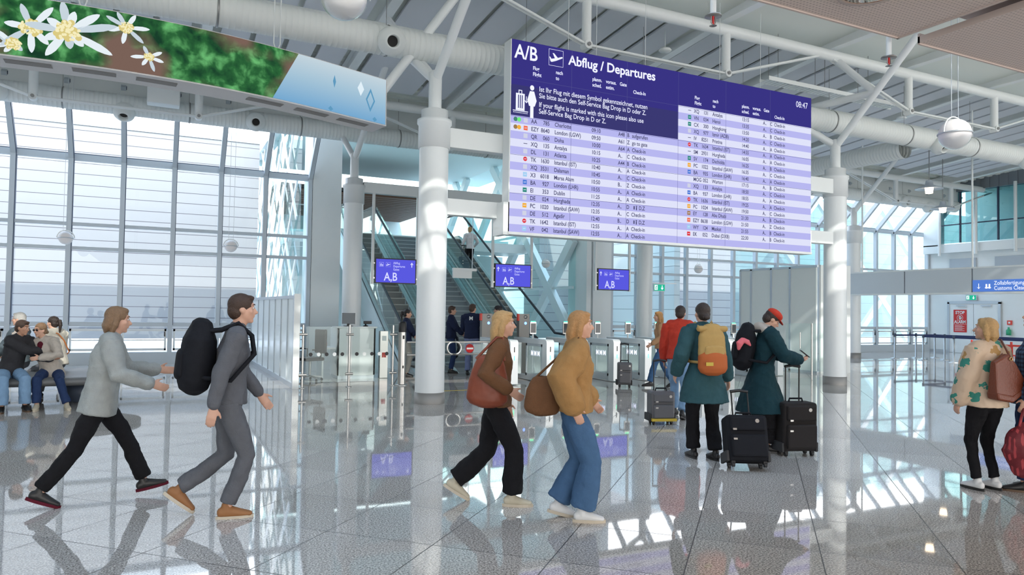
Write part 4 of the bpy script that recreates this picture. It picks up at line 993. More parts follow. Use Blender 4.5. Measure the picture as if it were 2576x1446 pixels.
# ------------------------------------------------------------------ frosted partition right of the gates
t = thing('partition_wall', 'tall frosted corner partition behind the travellers in teal coats', 'partition', (17.35, 15.05, 0))
MT['frost2'] = mat('partition_panel', (.86, .90, .88), .5)
MB().box(-.05, .05, 0, 3.1, 0, .06).box(-.05, .05, 0, 3.1, 3.08, 3.15).build('partition_frame', 'alu', t)
for a, b in ((.03, 1.0), (1.03, 1.75), (1.78, 2.6), (2.63, 3.08)):
    MB().box(-.03, .03, a + .02, b - .02, .06, 3.08).build('partition_panel', 'frost2', t); MB().box(-.05, .05, b - .02, b + .05, 0, 3.12).build('partition_post', 'alu', t)
MB().box(.05, 1.1, -.05, .0, 0, 3.15).build('return_leaf', 'frost2', t)
MB().box(1.1, 1.25, -.09, .04, 0, 3.17).build('corner_post', 'white', t)
t = thing('glass_door', 'glass swing door with long steel handle beside the right column', 'door', (15.75, 14.75, 0))
MB().box(0, 1.5, -.006, .006, .08, 1.45).build('door_leaf', 'glassP', t)
MB().cyl((.95, -.05, 0), (.95, -.05, 1.45), .025, n=12).build('door_post', 'steel', t)
MB().cyl((.5, -.04, .75), (.5, -.04, 1.2), .015, n=8).build('pull_handle', 'steel', t)

# ------------------------------------------------------------------ exit signs
def exit_sign(x, y, z, rz, label, w=.46):
    t = thing('exit_sign', label, 'sign', (x, y, z), rz)
    MB().box(-w / 2 - .02, w / 2 + .02, 0, .05, -.02, .24).build('sign_case', 'alu', t)
    f = MB().add([(-w / 2, -.004, 0), (w / 2, -.004, 0), (w / 2, -.004, .22), (-w / 2, -.004, .22)], [(0, 1, 2, 3)]).build('sign_face', 'green', t)
    m = MB(); y_ = -.008
    m.add([(-w / 2 + .02, y_, .03), (-w / 2 + .15, y_, .03), (-w / 2 + .15, y_, .2), (-w / 2 + .02, y_, .2)], [(0, 1, 2, 3)])
    m.add([(.10, y_, .19), (.13, y_, .19), (.13, y_, .07), (.10, y_, .07)], [(0, 1, 2, 3)]); m.add([(.06, y_, .10), (.115, y_, .03), (.17, y_, .10), (.15, y_, .115), (.115, y_, .07), (.08, y_, .115)], [(0, 1, 2, 3, 4, 5)])
    m.build('arrow_mark', 'signw', f)
    m = MB(); x_ = -w / 2 + .085; y_ = -.012
    m.add([(x_ + .02 + .014 * math.cos(a), y_, .175 + .014 * math.sin(a)) for a in [PI * i / 4 for i in range(8)]], [tuple(range(8))])
    for a, b in (((.015, .16), (-.01, .1)), ((-.01, .1), (.02, .08)), ((.02, .08), (.01, .04)), ((-.01, .1), (-.045, .06)), ((.01, .155), (.045, .13)), ((.01, .15), (-.03, .13))):
        m.bar((x_ + a[0], y_, a[1]), (x_ + b[0], y_, b[1]), .002, .018, (0, 0, 1)) if abs(a[0] - b[0]) > .02 else m.bar((x_ + a[0], y_, a[1]), (x_ + b[0], y_, b[1]), .002, .018, (1, 0, 0))
    m.build('running_figure', 'green', f)
    return t
e_ = exit_sign(15.75, 20.4, 2.44, 0, 'green exit sign right of the third gate sign')
MB().box(-.4, .75, .0, .05, .25, .29).build('sign_arm', 'alu', e_)
exit_sign(34.2, 20.96, 2.5, -PI / 2, 'green exit sign above the double door at right')

# ------------------------------------------------------------------ right side: sign beam, double door, office box, stanchions
t = thing('sign_beam', 'long grey sign fascia hanging at right', 'sign board', (23.1, 18.6, 2.43))
for i, (a, b) in enumerate(((0, 2.15), (2.2, 4.45), (4.5, 7.2), (7.25, 10))):
    MB().box(0, .3, -b, -a, .05, .80).build('fascia_panel', mat('fascia_grey', (.62, .67, .71), .5) if i == 0 else bpy.data.materials['fascia_grey'], t)
MB().box(-.01, .31, -10, 0, 0, .05).box(-.01, .31, -10, 0, .80, .85).build('fascia_trim', 'white', t)
s_ = MB().box(-.012, 0, -7.2, -4.5, .07, .43).build('blue_panel', emi('customs_blue', (.07, .16, .48), .9), t)
m = MB()
for i, tx in enumerate(('Zollabfertigung/Ausfuhr', 'Customs Clearance/Export')): put_text(m, tx, .17, (-.018, -5.15, .27 - .155 * i), (0, -1, 0), EZ, 'LEFT', 0, .85)
m.add([(-.018, -4.68, .17), (-.018, -4.70, .17), (-.018, -4.70, .32), (-.018, -4.68, .32)], [(0, 1, 2, 3)]); m.add([(-.018, -4.63, .22), (-.018, -4.69, .15), (-.018, -4.75, .22), (-.018, -4.69, .18)], [(0, 1, 2, 3)])
for a in (0, .09): m.box(-.018, -.017, -4.95 - a, -4.90 - a, .16, .30).box(-.018, -.017, -4.97 - a, -4.88 - a, .17, .2)
m.build('panel_lettering', 'signw', s_)
for y in (-.4, -4.4, -8.6): MB().cyl((.15, y, .85), (.15, y, 6.0), .03, n=10).build('hanger_rod', 'white', t)
# double door
dd = bpy.data.objects.new('door_1', None); COL.objects.link(dd); dd.location = (34.28, 22.1, 0); dd['kind'] = 'structure'
MB().box(-.08, .0, -2.45, 0, 2.32, 2.45).box(-.08, 0, -.1, 0, 0, 2.4).box(-.08, 0, -2.45, -2.35, 0, 2.4).build('door_frame', 'alu', dd)
for a, b in ((-1.22, -.1), (-2.35, -1.24)):
    lf = MB().box(-.05, -.01, a, b, .01, 2.32).build('door_leaf', 'white', dd, bevel=.005)
    MB().box(-.12, -.06, (a + b) / 2 - .25, (a + b) / 2 + .2, 2.2, 2.26).build('door_closer', 'alu', lf)
    MB().cyl((-.09, a + .1 if a > -2 else b - .1, .95), (-.09, a + .1 if a > -2 else b - .1, 1.15), .012, n=8).build('door_handle', 'steel', lf)
t = thing('warning_sign', 'red STOP ALARM notice stuck on the double door', 'sign', (34.22, 21.8, .98), -PI / 2)
f = MB().box(0, .62, -.005, .0, 0, 1.06).build('red_sheet', 'red', t)
m = MB(); put_text(m, 'STOP', .20, (.31, -.009, .86), EX, EZ, 'CENTER', .006, .9); put_text(m, 'ALARM', .20, (.31, -.009, .42), EX, EZ, 'CENTER', .006, .85)
for r0, r1 in ((.13, .145),):
    n = 28; vs = [(.31 + r * math.cos(2 * PI * i / n), -.009, .68 + r * math.sin(2 * PI * i / n)) for r in (r0, r1) for i in range(n)]
    m.add(vs, [(i, (i + 1) % n, n + (i + 1) % n, n + i) for i in range(n)])
m.add([(.31 + .05 * math.cos(a), -.009, .645 + .055 * math.sin(a)) for a in [PI * i / 6 for i in range(12)]], [tuple(range(12))])
for i, (dx, h_) in enumerate(((-.045, .09), (-.018, .11), (.01, .105), (.037, .085))): m.add([(.31 + dx - .011, -.009, .66), (.31 + dx + .011, -.009, .66), (.31 + dx + .011, -.009, .66 + h_), (.31 + dx - .011, -.009, .66 + h_)], [(0, 1, 2, 3)])
m.add([(.35, -.009, .62), (.375, -.009, .63), (.405, -.009, .70), (.385, -.009, .71)], [(0, 1, 2, 3)])
for i in range(6): m.add([(.06, -.009, .32 - .05 * i), (.06 + .36 + .1 * (i % 2), -.009, .32 - .05 * i), (.06 + .36 + .1 * (i % 2), -.009, .335 - .05 * i), (.06, -.009, .335 - .05 * i)], [(0, 1, 2, 3)])
m.add([(0, -.009, .375), (.62, -.009, .375), (.62, -.009, .382), (0, -.009, .382)], [(0, 1, 2, 3)])
m.build('sign_lettering', 'white', f)
t = thing('fire_alarm_button', 'small red alarm box beside the double door', 'alarm', (34.3, 19.3, 1.38)); MB().box(-.06, 0, -.1, .1, 0, .2).build('box_case', 'redp', t, bevel=.01); MB().box(-.065, -.06, -.04, .04, .06, .14).build('press_plate', 'white', t)
t = tag(MB().lathe([(0, 0), (.10, 0), (.10, .22), (.04, .28), (.04, .36), (0, .36)], (34.19, 19.3, .92), 20).build('soap_bottle', mat('green_bottle', (.03, .35, .18), .3)), 'green bottle hung on the wall beside the double door', 'bottle')
# wall panels and vents under the office box
for i, y in enumerate((22.0, 19.9, 17.8, 15.7)):
    t = tag(MB().box(34.22, 34.3, y - 1.25, y, 3.95, 4.47).build('vent_grille', dotted_mat('grille_%d' % i, (.45, .5, .55), (.06, .08, .12), 14) if i == 0 else bpy.data.materials['grille_0']), 'dark wall vent grille under the glazed office, ' + ('farthest', 'second from the far end', 'third from the far end', 'nearest')[i], 'vent')
ob = thing('glazed_office', 'glass-fronted upper office box on the right wall', 'office', (33.9, 23.1, 5.1))
MB().box(0, .5, -22, 0, -.35, .05).build('office_floor_edge', 'white', ob)
MB().box(0, .4, -.8, 0, 0, 3.3).build('end_panel', 'white', ob)
MT['zinc'] = mat('dark_corrugated_cladding', (.22, .24, .27), .5, .3)
m = MB()
for i in range(110): m.box(-.05 if i % 2 else -.02, .4, -.2 * (i + 1), -.2 * i, 2.5, 4.2)
m.build('roof_cladding', 'zinc', ob)
MB().box(.10, .11, -22, -.8, .1, 2.5).build('office_glass', glass('office_glass', (.48, .66, .68), 1.3), ob)
for i in range(8):
    y = -.9 - 1.72 * i * 1.0
    MB().cyl((-.12, y, -.5), (-.12, y, 2.6), .07, n=12).build('round_post', 'white', ob)
    MB().box(.06, .14, y - .9, y - .84, .1, 2.5).build('glazing_bar', 'gasket', ob)
MB().box(.06, .14, -22, -.8, .95, 1.0).build('glazing_rail', 'gasket', ob)
MB().box(2.8, 3.0, 1.1, 23.0, 5.0, 9.3).build('wall_office', 'frost').location = (34.3, 0, 0); bpy.data.objects['wall_office']['kind'] = 'structure'
MB().box(34.3, 37.4, 1.0, 23.2, 9.2, 9.3).build('ceiling', 'white')['kind'] = 'structure'
MB().box(34.3, 37.2, 1.1, 23.0, 5.0, 5.1).build('floor', 'white')['kind'] = 'structure'
# stanchions with dark blue belts
SP = [(26.7, 19.4), (28.0, 19.4), (26.7, 18.2), (28.9, 19.2), (28.0, 18.2), (26.7, 17.0)]
where = ['leftmost, before the far windows', 'second from the left', 'third from the left, nearer the camera', 'fourth from the left', 'fifth from the left', 'rightmost, beside the blonde woman']
for (x, y), wd in zip(SP, where):
    t = thing('queue_stanchion', 'steel queue post with blue belt head, ' + wd, 'stanchion', (x, y, 0), 0, 'queue posts at right')
    MB().lathe([(.17, 0), (.17, .02), (.035, .035), (.035, .98), (0, .98)], n=20).build('post_and_base', 'alu', t)
    MB().lathe([(.045, .88), (.045, 1.0), (0, 1.01)], n=16).build('belt_head', 'gasket', t)
MT['belt'] = mat('blue_belt', (.02, .035, .12), .6)
def belt(a, b, la): tag(MB().box(-.0, 1, -.004, .004, 0, .07).build('queue_belt', 'belt'), la, 'belt')
for i, (a, b) in enumerate((((26.7, 19.4), (28.0, 19.4)), ((26.7, 18.2), (28.0, 18.2)), ((28.0, 19.4), (28.9, 19.2)), ((26.7, 18.2), (26.7, 17.0)), ((26.7, 17.0), (26.7, 12.6)), ((28.9, 19.2), (28.9, 13.0)))):
    mb = MB().bar((*a, .93), (*b, .93), .006, .07)
    tag(mb.build('queue_belt', 'belt'), 'dark blue retractable belt ' + ('between the two leftmost queue posts', 'of the nearer queue row', 'between the second and fourth queue posts', 'joining the third and rightmost posts', 'running right from the rightmost post', 'running right behind the red barrier')[i], 'belt', 'queue belts')
# red construction barriers
def redbarrier(x, y, rz, label):
    t = thing('red_barrier', label, 'barrier', (x, y, 0), rz, 'red plastic barriers')
    m = MB().box(0, 2, -.02, .02, .78, .84).box(0, 2, -.02, .02, .48, .52).box(0, 2, -.02, .02, .14, .18).box(0, .05, -.02, .02, .05, .95).box(1.95, 2, -.02, .02, .05, .95)
    for i in range(26): m.box(.07 + .073 * i, .095 + .073 * i, -.01, .01, .16, .50)
    m.build('barrier_frame', 'redp', t)
    for i in range(5): MB().box(.05 + .38 * i, .05 + .38 * (i + 1), -.012, .012, .52, .78).build('reflective_panel', 'white' if i % 2 else 'redp', t)
    for i in range(6): MB().cyl((.15 + .33 * i, 0, .84), (.15 + .33 * i, 0, .93), .035, n=10).build('top_stud', 'redp', t)
    for x_ in (.3, 1.7): MB().box(x_ - .08, x_ + .08, -.25, .25, 0, .07).build('foot_block', 'rubber', t)
redbarrier(24.3, 14.9, -PI / 2 + .25, 'red and white plastic barrier right of the blonde woman')
redbarrier(24.9, 12.8, -PI / 2 + .25, 'red and white plastic barrier at the right edge, behind the man in plaid')

# ------------------------------------------------------------------ bench
MT['bench'] = mat('bench_leather', (.14, .145, .15), .42, bump=.15, bs=30); MT['benchleg'] = mat('bench_pedestal', (.06, .08, .12), .4)
t = thing('waiting_bench', 'long dark padded double-sided bench where the couple sits', 'bench', (-2.75, 14.75, 0))
m = MB(); sec = []
for (yy, zz) in ((-1.05, .36), (-1.12, .40), (-1.12, .45), (-1.05, .49), (-.6, .50), (0, .50), (.6, .50), (1.05, .49), (1.12, .45), (1.12, .40), (1.05, .36)): sec.append((yy, zz))
vs = []; xs_ = [-6, -3, 0, 1.6] + [1.6 + 1.0 * math.sin(a) for a in [PI / 2 * i / 8 for i in range(1, 9)]]
for i, x in enumerate(xs_):
    k_ = 1 if x <= 1.6 else max(.06, math.sqrt(max(0, 1 - ((x - 1.6) / 1.0) ** 2)))
    vs += [(x, a * k_, b) for a, b in sec]
n = len(sec); m.add(vs, [(j * n + i, j * n + (i + 1) % n, (j + 1) * n + (i + 1) % n, (j + 1) * n + i) for j in range(len(xs_) - 1) for i in range(n)], True)
m.add([vs[i] for i in range(n)], [tuple(range(n))]); m.build('padded_seat', 'bench', t)
for x in (-4.2, -.15, 1.7): MB().lathe([(.28, 0), (.30, .01), (.30, .36), (0, .36)], (x, 0, 0), 28).build('pedestal', 'benchleg', t)

t = thing('hanging_sign_box', 'small pale hanging sign box seen from behind right of the foremost column', 'sign', (7.95, 20.1, 2.62))
MB().box(0, .75, 0, .12, .22, .30).build('box_header', 'white', t); MB().box(0, .60, .02, .10, 0, .22).build('sign_case', 'white', t); MB().cyl((.62, .06, .3), (.62, .06, 2.31), .012, n=8).build('hanger_rod', 'alu', t)
t = thing('outside_louvre', 'white ventilation louvre on the neighbouring building, beside the exit sign', 'louvre', (23.4, 29.4, 2.4))
m = MB().box(-.4, .4, .02, .08, 0, .72); m.build('louvre_back', 'mull', t)
for i in range(8): MB().box(-.38, .38, -.02, .02, .03 + .088 * i, .075 + .088 * i).build('louvre_blade', 'white', t)
# ------------------------------------------------------------------ people
def V(*a): return Vector(a)
def eloft(mb, pts, rad, side=(1, 0, 0), n=20, cap=True, flat=''):
    """closed elliptical loft through pts; rad = (rx, ry) with rx along side"""
    P = [Vector(p) for p in pts]; rr = [(r, r) if isinstance(r, (int, float)) else r for r in rad]
    if cap:     # rounded ends
        d0 = (P[0] - P[1]).normalized(); d1 = (P[-1] - P[-2]).normalized(); a, b = rr[0], rr[-1]
        ka = (.02, .0, .12) if 's' in flat else (.85, .5, 1); kb = (.02, .0) if 'e' in flat else (.85, .5)
        P = [P[0] + d0 * min(a) * ka[0], P[0] + d0 * min(a) * ka[1] + d0 * .001] + P + [P[-1] + d1 * min(b) * kb[1] + d1 * .001, P[-1] + d1 * min(b) * kb[0] + d1 * .002]
        fa = (.6, .97) if 's' in flat else (.35, .83); fb = (.97, .6) if 'e' in flat else (.83, .35)
        rr = [(a[0] * fa[0], a[1] * fa[0]), (a[0] * fa[1], a[1] * fa[1])] + rr + [(b[0] * fb[0], b[1] * fb[0]), (b[0] * fb[1], b[1] * fb[1])]
    side = Vector(side); vs = []; L_ = len(P)
    for i, p in enumerate(P):
        d = (P[min(i + 1, L_ - 1)] - P[max(i - 1, 0)]).normalized()
        u = side - d * side.dot(d)
        if u.length < .05: u = Vector((0, 1, 0)) - d * d.y
        u.normalize(); q = d.cross(u)
        vs += [p + u * math.cos(2 * PI * k_ / n) * rr[i][0] + q * math.sin(2 * PI * k_ / n) * rr[i][1] for k_ in range(n)]
    fs = [(j * n + i, j * n + (i + 1) % n, (j + 1) * n + (i + 1) % n, (j + 1) * n + i) for j in range(L_ - 1) for i in range(n)]
    mb.add(vs, fs + [tuple(range(n))[::-1], tuple(range((L_ - 1) * n, L_ * n))], True)
_tx = {}
def fold_tex(sz):
    if sz not in _tx:
        t = bpy.data.textures.new('folds', 'CLOUDS'); t.noise_scale = sz; t.noise_depth = 2; _tx[sz] = t
    return _tx[sz]
def meld(mb, name, m, parent, vox=.012, smooth=5, folds=0, fs=.09):
    """weld overlapping closed pieces into one continuous skin"""
    o = mb.build('t', m, None); o.modifiers.new('r', 'REMESH').voxel_size = vox
    o.modifiers['r'].mode = 'VOXEL'; o.modifiers['r'].use_smooth_shade = True
    s_ = o.modifiers.new('s', 'SMOOTH'); s_.iterations = smooth; s_.factor = .5
    if folds:
        d = o.modifiers.new('d', 'DISPLACE'); d.texture = fold_tex(fs); d.strength = folds; d.mid_level = .5; d.texture_coords = 'LOCAL'
    dg = bpy.context.evaluated_depsgraph_get(); me = bpy.data.meshes.new_from_object(o.evaluated_get(dg))
    bpy.data.objects.remove(o); me.name = name
    for p in me.polygons: p.use_smooth = True
    me.materials.clear(); me.materials.append(MT[m] if isinstance(m, str) else m)
    r = bpy.data.objects.new(name, me); COL.objects.link(r); r.parent = parent; return r
def ik(A, T, a, b, pole):
    A, T, pole = Vector(A), Vector(T), Vector(pole); d = T - A; L_ = d.length
    if L_ > (a + b) * .995: d = d / L_ * (a + b) * .995; T = A + d; L_ = (a + b) * .995
    d.normalize(); x = (a * a - b * b + L_ * L_) / (2 * L_); h = math.sqrt(max(0, a * a - x * x))
    pole = (pole - d * pole.dot(d)).normalized(); return A + d * x + pole * h, T
def ellip(mb, c, r, n=20, m_=12, rot=None):
    vs = []
    for j in range(m_ + 1):
        t = PI * j / m_
        for i in range(n):
            a = 2 * PI * i / n; v = Vector((math.sin(t) * math.cos(a) * r[0], math.sin(t) * math.sin(a) * r[1], -math.cos(t) * r[2]))
            vs.append((rot @ v if rot else v) + Vector(c))
    mb.add(vs, [(j * n + i, j * n + (i + 1) % n, (j + 1) * n + (i + 1) % n, (j + 1) * n + i) for j in range(m_) for i in range(n)], True)
def hand(mb, w, d, palmn, s, side, curl=.5):
    """w wrist, d direction of the hand, palmn palm normal, side +1 right / -1 left"""
    d = Vector(d).normalized(); palmn = Vector(palmn); palmn = (palmn - d * palmn.dot(d)).normalized(); lat = d.cross(palmn).normalized()
    w = Vector(w)
    eloft(mb, [w - d * .02 * s, w + d * .03 * s, w + d * .085 * s], [(.026 * s, .019 * s), (.036 * s, .018 * s), (.040 * s, .014 * s)], lat, 14)
    for i, (o_, L_) in enumerate(((-.030, .072), (-.010, .082), (.010, .078), (.029, .062))):
        b = w + d * .085 * s + lat * o_ * s * -side; c1 = curl * .6; c2 = curl * 1.3; c3 = curl * 1.9
        p1 = b + (d * math.cos(c1) + palmn * math.sin(c1)) * L_ * .42 * s; p2 = p1 + (d * math.cos(c2) + palmn * math.sin(c2)) * L_ * .32 * s; p3 = p2 + (d * math.cos(c3) + palmn * math.sin(c3)) * L_ * .26 * s
        eloft(mb, [b - d * .02 * s, b, p1, p2, p3], [.0095 * s] * 3 + [.0088 * s, .0075 * s], lat, 8)
    b = w + d * .025 * s + lat * -.028 * s * -side * -1 * -1
    tdir = (d * .7 + lat * -.75 * -side * -1 * -1 + palmn * .35).normalized()
    eloft(mb, [b, b + tdir * .035 * s, b + tdir * .035 * s + (tdir + d * .8).normalized() * .032 * s], [.0125 * s, .011 * s, .009 * s], lat, 8)
def person(label, loc, face, H=1.72, fem=False, skin='skin', lean=0, leanx=0, pelvis=None, twist=0, head=(0, 0), hands=None, feet=None, wide=1.0,
           top=('cloth', .0), bottom=('cloth', 1.0), coat=None, hair=('short', 'hair_brown'), shoes=('shoe_black', 'shoe_black'), vox=.011, sleeve=1.0, curl=.5, group=None, hem=None, sleeves=True):
    s = H / 1.75; rz = math.atan2(-face[0], face[1])
    t = thing('person', label, 'person', loc, rz, group)
    hip = Vector(pelvis) * 1.0 if pelvis else V(0, 0, .952 * s)
    la, lx = math.radians(lean), math.radians(leanx)
    up = V(math.sin(lx), math.sin(la), math.cos(la) * math.cos(lx)).normalized(); tw = math.radians(twist)
    right = V(math.cos(tw), math.sin(tw), 0); right = (right - up * right.dot(up)).normalized(); fwd = up.cross(right)
    prt = V(1, 0, 0)
    waist = hip + up * .16 * s; chest = hip + up * .38 * s; sh = hip + up * .505 * s; neck = hip + up * .57 * s
    hy, hp = math.radians(head[0]) + tw, math.radians(head[1])
    hf = V(-math.sin(hy) * math.cos(hp), math.cos(hy) * math.cos(hp), math.sin(hp)); hr = V(math.cos(hy), math.sin(hy), 0); hu = hr.cross(hf)
    hc = neck + up * .10 * s + hf * .025 * s + V(0, 0, .035 * s)
    HR = Matrix((hr, hf, hu)).transposed()
    sw = (.165 if fem else .19) * s * (1 + (wide - 1) * .5)
    S = [sh - right * sw, sh + right * sw]; HJ = [hip - prt * .088 * s - V(0, 0, .02), hip + prt * .088 * s - V(0, 0, .02)]
    feet = feet or [(-.10, 0, .085), (.10, .02, .085)]; hands = hands or [None, None]
    K, A_, E_, W_ = [], [], [], []; fdir = []
    for i, sd_ in enumerate((-1, 1)):
        f = feet[i]; kp = Vector(f[4]) if len(f) > 4 and f[4] else V(sd_ * .12, 1, .1)
        k_, a = ik(HJ[i], Vector(f[:3]), .44 * s, .42 * s, kp); K.append(k_); A_.append(a); fdir.append(f[3] if len(f) > 3 else 0)
        h_ = hands[i]
        tgt = Vector(h_[0]) if h_ else S[i] + V(sd_ * .07, .07, -.535) * s
        pole = Vector(h_[1]) if h_ and len(h_) > 1 and h_[1] else V(sd_ * .5, -1, -.2)
        e_, w_ = ik(S[i], tgt, .295 * s, .255 * s, pole); E_.append(e_); W_.append(w_)
    # --- body
    b = MB()
    eloft(b, [hip - up * .04 * s, waist, chest, sh - up * .02 * s], [(.13 * s * wide, .09 * s * wide), (.105 * s * wide, .075 * s * wide), (.13 * s * wide, .09 * s * wide), (.115 * s, .070 * s)], right)
    eloft(b, [sh - up * .02, neck, hc - hu * .05 * s], [(.075 * s, .065 * s), (.052 * s, .055 * s), (.05 * s, .055 * s)], right)
    for i, sd_ in enumerate((-1, 1)):
        eloft(b, [HJ[i], K[i] + (HJ[i] - K[i]) * .5, K[i], K[i].lerp(A_[i], .35), A_[i]], [.072 * s, .060 * s, .044 * s, .042 * s, .030 * s], prt, 14)
        eloft(b, [S[i] + (sh - S[i]) * .3, S[i], S[i].lerp(E_[i], .5), E_[i], E_[i].lerp(W_[i], .3), W_[i]], [.05 * s, .052 * s, .042 * s, .034 * s, .036 * s, .024 * s], right, 12)
        hd = (W_[i] - E_[i]).normalized(); h_ = hands[i]
        pn = Vector(h_[2]) if h_ and len(h_) > 2 and h_[2] else -sd_ * right
        hd2 = Vector(h_[3]) if h_ and len(h_) > 3 and h_[3] else hd
        hand(b, W_[i] + hd * .01, hd2, pn, s, sd_, curl)
    # head: skull, jaw, nose, brow, lips, ears
    hs = s * 1.0
    def HL(x, y, z): return hc + HR @ V(x, y, z) * hs
    ellip(b, HL(0, -.012, .035), (.073 * hs, .092 * hs, .085 * hs), 22, 14, HR)
    ellip(b, HL(0, .018, -.02), (.062 * hs, .070 * hs, .088 * hs), 20, 12, HR)
    ellip(b, HL(0, .062, -.085), (.026 * hs, .022 * hs, .020 * hs), 12, 8, HR)
    eloft(b, [HL(0, .078, .028), HL(0, .094, .0), HL(0, .104, -.018)], [.009 * hs, .010 * hs, .0145 * hs], hr, 10)
    ellip(b, HL(0, .070, .048), (.046 * hs, .018 * hs, .010 * hs), 14, 8, HR)
    ellip(b, HL(0, .083, -.050), (.023 * hs, .012 * hs, .009 * hs), 12, 8, HR)
    for sd_ in (-1, 1):
        ellip(b, HL(sd_ * .072, -.005, .0), (.009 * hs, .020 * hs, .031 * hs), 12, 8, HR)
        ellip(b, HL(sd_ * .042, .055, -.012), (.022 * hs, .022 * hs, .022 * hs), 12, 8, HR)
    body = meld(b, 'body', skin, t, min(vox, .009), 3)
    for sd_ in (-1, 1):
        m = MB(); ellip(m, HL(sd_ * .030, .078, .018), (.013 * hs, .008 * hs, .007 * hs), 12, 8, HR); e_ = m.build('eye', 'eyewhite', t)
        m = MB(); ellip(m, HL(sd_ * .030, .084, .018), (.006 * hs, .004 * hs, .006 * hs), 10, 6, HR); m.build('iris', 'black', e_)
    m = MB()
    for sd_ in (-1, 1): eloft(m, [HL(sd_ * .014, .090, .042), HL(sd_ * .032, .086, .048), HL(sd_ * .050, .072, .042)], [.003 * hs, .0042 * hs, .0025 * hs], hr, 6)
    m.build('eyebrows', hair[1], t)
    # --- hair
    kind, hm = hair; h = MB()
    if kind != 'bald':
        ellip(h, HL(0, -.020, .048), (.083 * hs, .098 * hs, .088 * hs), 24, 14, HR)
        ellip(h, HL(0, -.052, -.005), (.074 * hs, .066 * hs, .075 * hs), 18, 10, HR)
        if kind == 'short': ellip(h, HL(0, .045, .095), (.058 * hs, .04 * hs, .026 * hs), 16, 8, HR)
        if kind in ('long', 'bob'):
            low = -.34 if kind == 'long' else -.10
            for sd_ in (-1, 1): eloft(h, [HL(sd_ * .062, -.005, .05), HL(sd_ * .082, -.02, -.04), HL(sd_ * .075, -.04, -.11 if kind == 'bob' else -.2)], [.03 * hs, .03 * hs, .018 * hs], hr, 12)
            eloft(h, [HL(0, -.06, .03), HL(0, -.085, -.06), HL(0, -.085, low)], [(.085 * hs, .05 * hs), (.095 * hs, .045 * hs), (.065 * hs, .022 * hs)], hr, 18)
            ellip(h, HL(0, .03, .095), (.065 * hs, .05 * hs, .03 * hs), 16, 8, HR)
        if kind == 'ponytail': eloft(h, [HL(0, -.10, .055), HL(0, -.15, .05), HL(0, -.165, -.03), HL(0, -.15, -.17)], [.022 * hs, .034 * hs, .034 * hs, .014 * hs], hr, 12)
        if kind == 'lowbun': ellip(h, HL(0, -.115, -.035), (.042 * hs, .036 * hs, .034 * hs), 14, 8, HR)
        if kind == 'bun': ellip(h, HL(0, -.08, .10), (.04 * hs, .04 * hs, .038 * hs), 14, 8, HR)
        meld(h, 'hair', hm, t, .008, 2, .007, .02)
    # --- trousers
    bm_, bw = bottom; g = MB()
    eloft(g, [hip + up * .11 * s, hip + up * .03 * s, hip - V(0, 0, .05 * s)], [(.135 * s * wide, .105 * s * wide), (.158 * s * wide, .118 * s * wide), (.155 * s * wide, .112 * s * wide)], prt)
    for i in (0, 1):
        eloft(g, [HJ[i] + V(0, 0, -.02), HJ[i].lerp(K[i], .45), K[i], K[i].lerp(A_[i], .5), A_[i] + V(0, 0, .035 * s)],
              [.095 * s * wide, .086 * s * (.6 + .4 * bw) * wide, .068 * s * (.5 + .5 * bw), .064 * s * bw, .062 * s * bw], prt, 16, flat='e')
    meld(g, 'trousers', bm_, t, vox, 2, .026, .10)
    # --- top
    tm, th = top; g = MB(); th = th + .012
    bot = hem if hem is not None else -.03
    if coat is None:
        eloft(g, [hip + up * bot * s, waist, chest, sh - up * .03 * s], [((.170 * wide + th) * s, (.130 * wide + th) * s), ((.132 * wide + th) * s, (.102 * wide + th) * s), ((.152 * wide + th) * s, (.112 * wide + th) * s), ((.135 + th) * s, (.08 + th) * s)], right, flat='s')
    else:
        cl, fl = coat     # length below the hip joint, flare
        dn = V(0, 0, -1)
        eloft(g, [hip + dn * cl * s, hip + dn * cl * .5 * s, hip + up * .03 * s, waist, chest, sh - up * .03 * s], [((.17 + fl) * s * wide, (.14 + fl) * s * wide), ((.175 + fl * .6) * s * wide, (.14 + fl * .6) * s * wide), ((.165 + fl * .3) * s * wide, .135 * s * wide), (.150 * s * wide, .120 * s * wide), (.168 * s * wide, .125 * s * wide), ((.14 + th) * s, (.085 + th) * s)], right, 28, flat='s')
    eloft(g, [sh - right * sw * .8, sh + up * .005, sh + right * sw * .8], [(.055 + th) * s, (.07 + th) * s, (.055 + th) * s], fwd)
    if sleeves:
        for i in (0, 1):
            eloft(g, [S[i] + (sh - S[i]) * .25, S[i], S[i].lerp(E_[i], .5), E_[i], E_[i].lerp(W_[i], .5), W_[i] - (W_[i] - E_[i]) * .05], [(.055 + th) * s, (.060 + th) * s, (.052 + th) * s * sleeve, (.046 + th) * s * sleeve, (.042 + th) * s * sleeve, (.034 + th) * s * sleeve], right, 14)
    eloft(g, [neck - up * .055 * s, neck - up * .005 * s], [(.07 + th * .5) * s, (.062 + th * .4) * s], right)
    meld(g, 'jacket' if th > .02 or coat else 'shirt', tm, t, vox, 2, .030, .11)
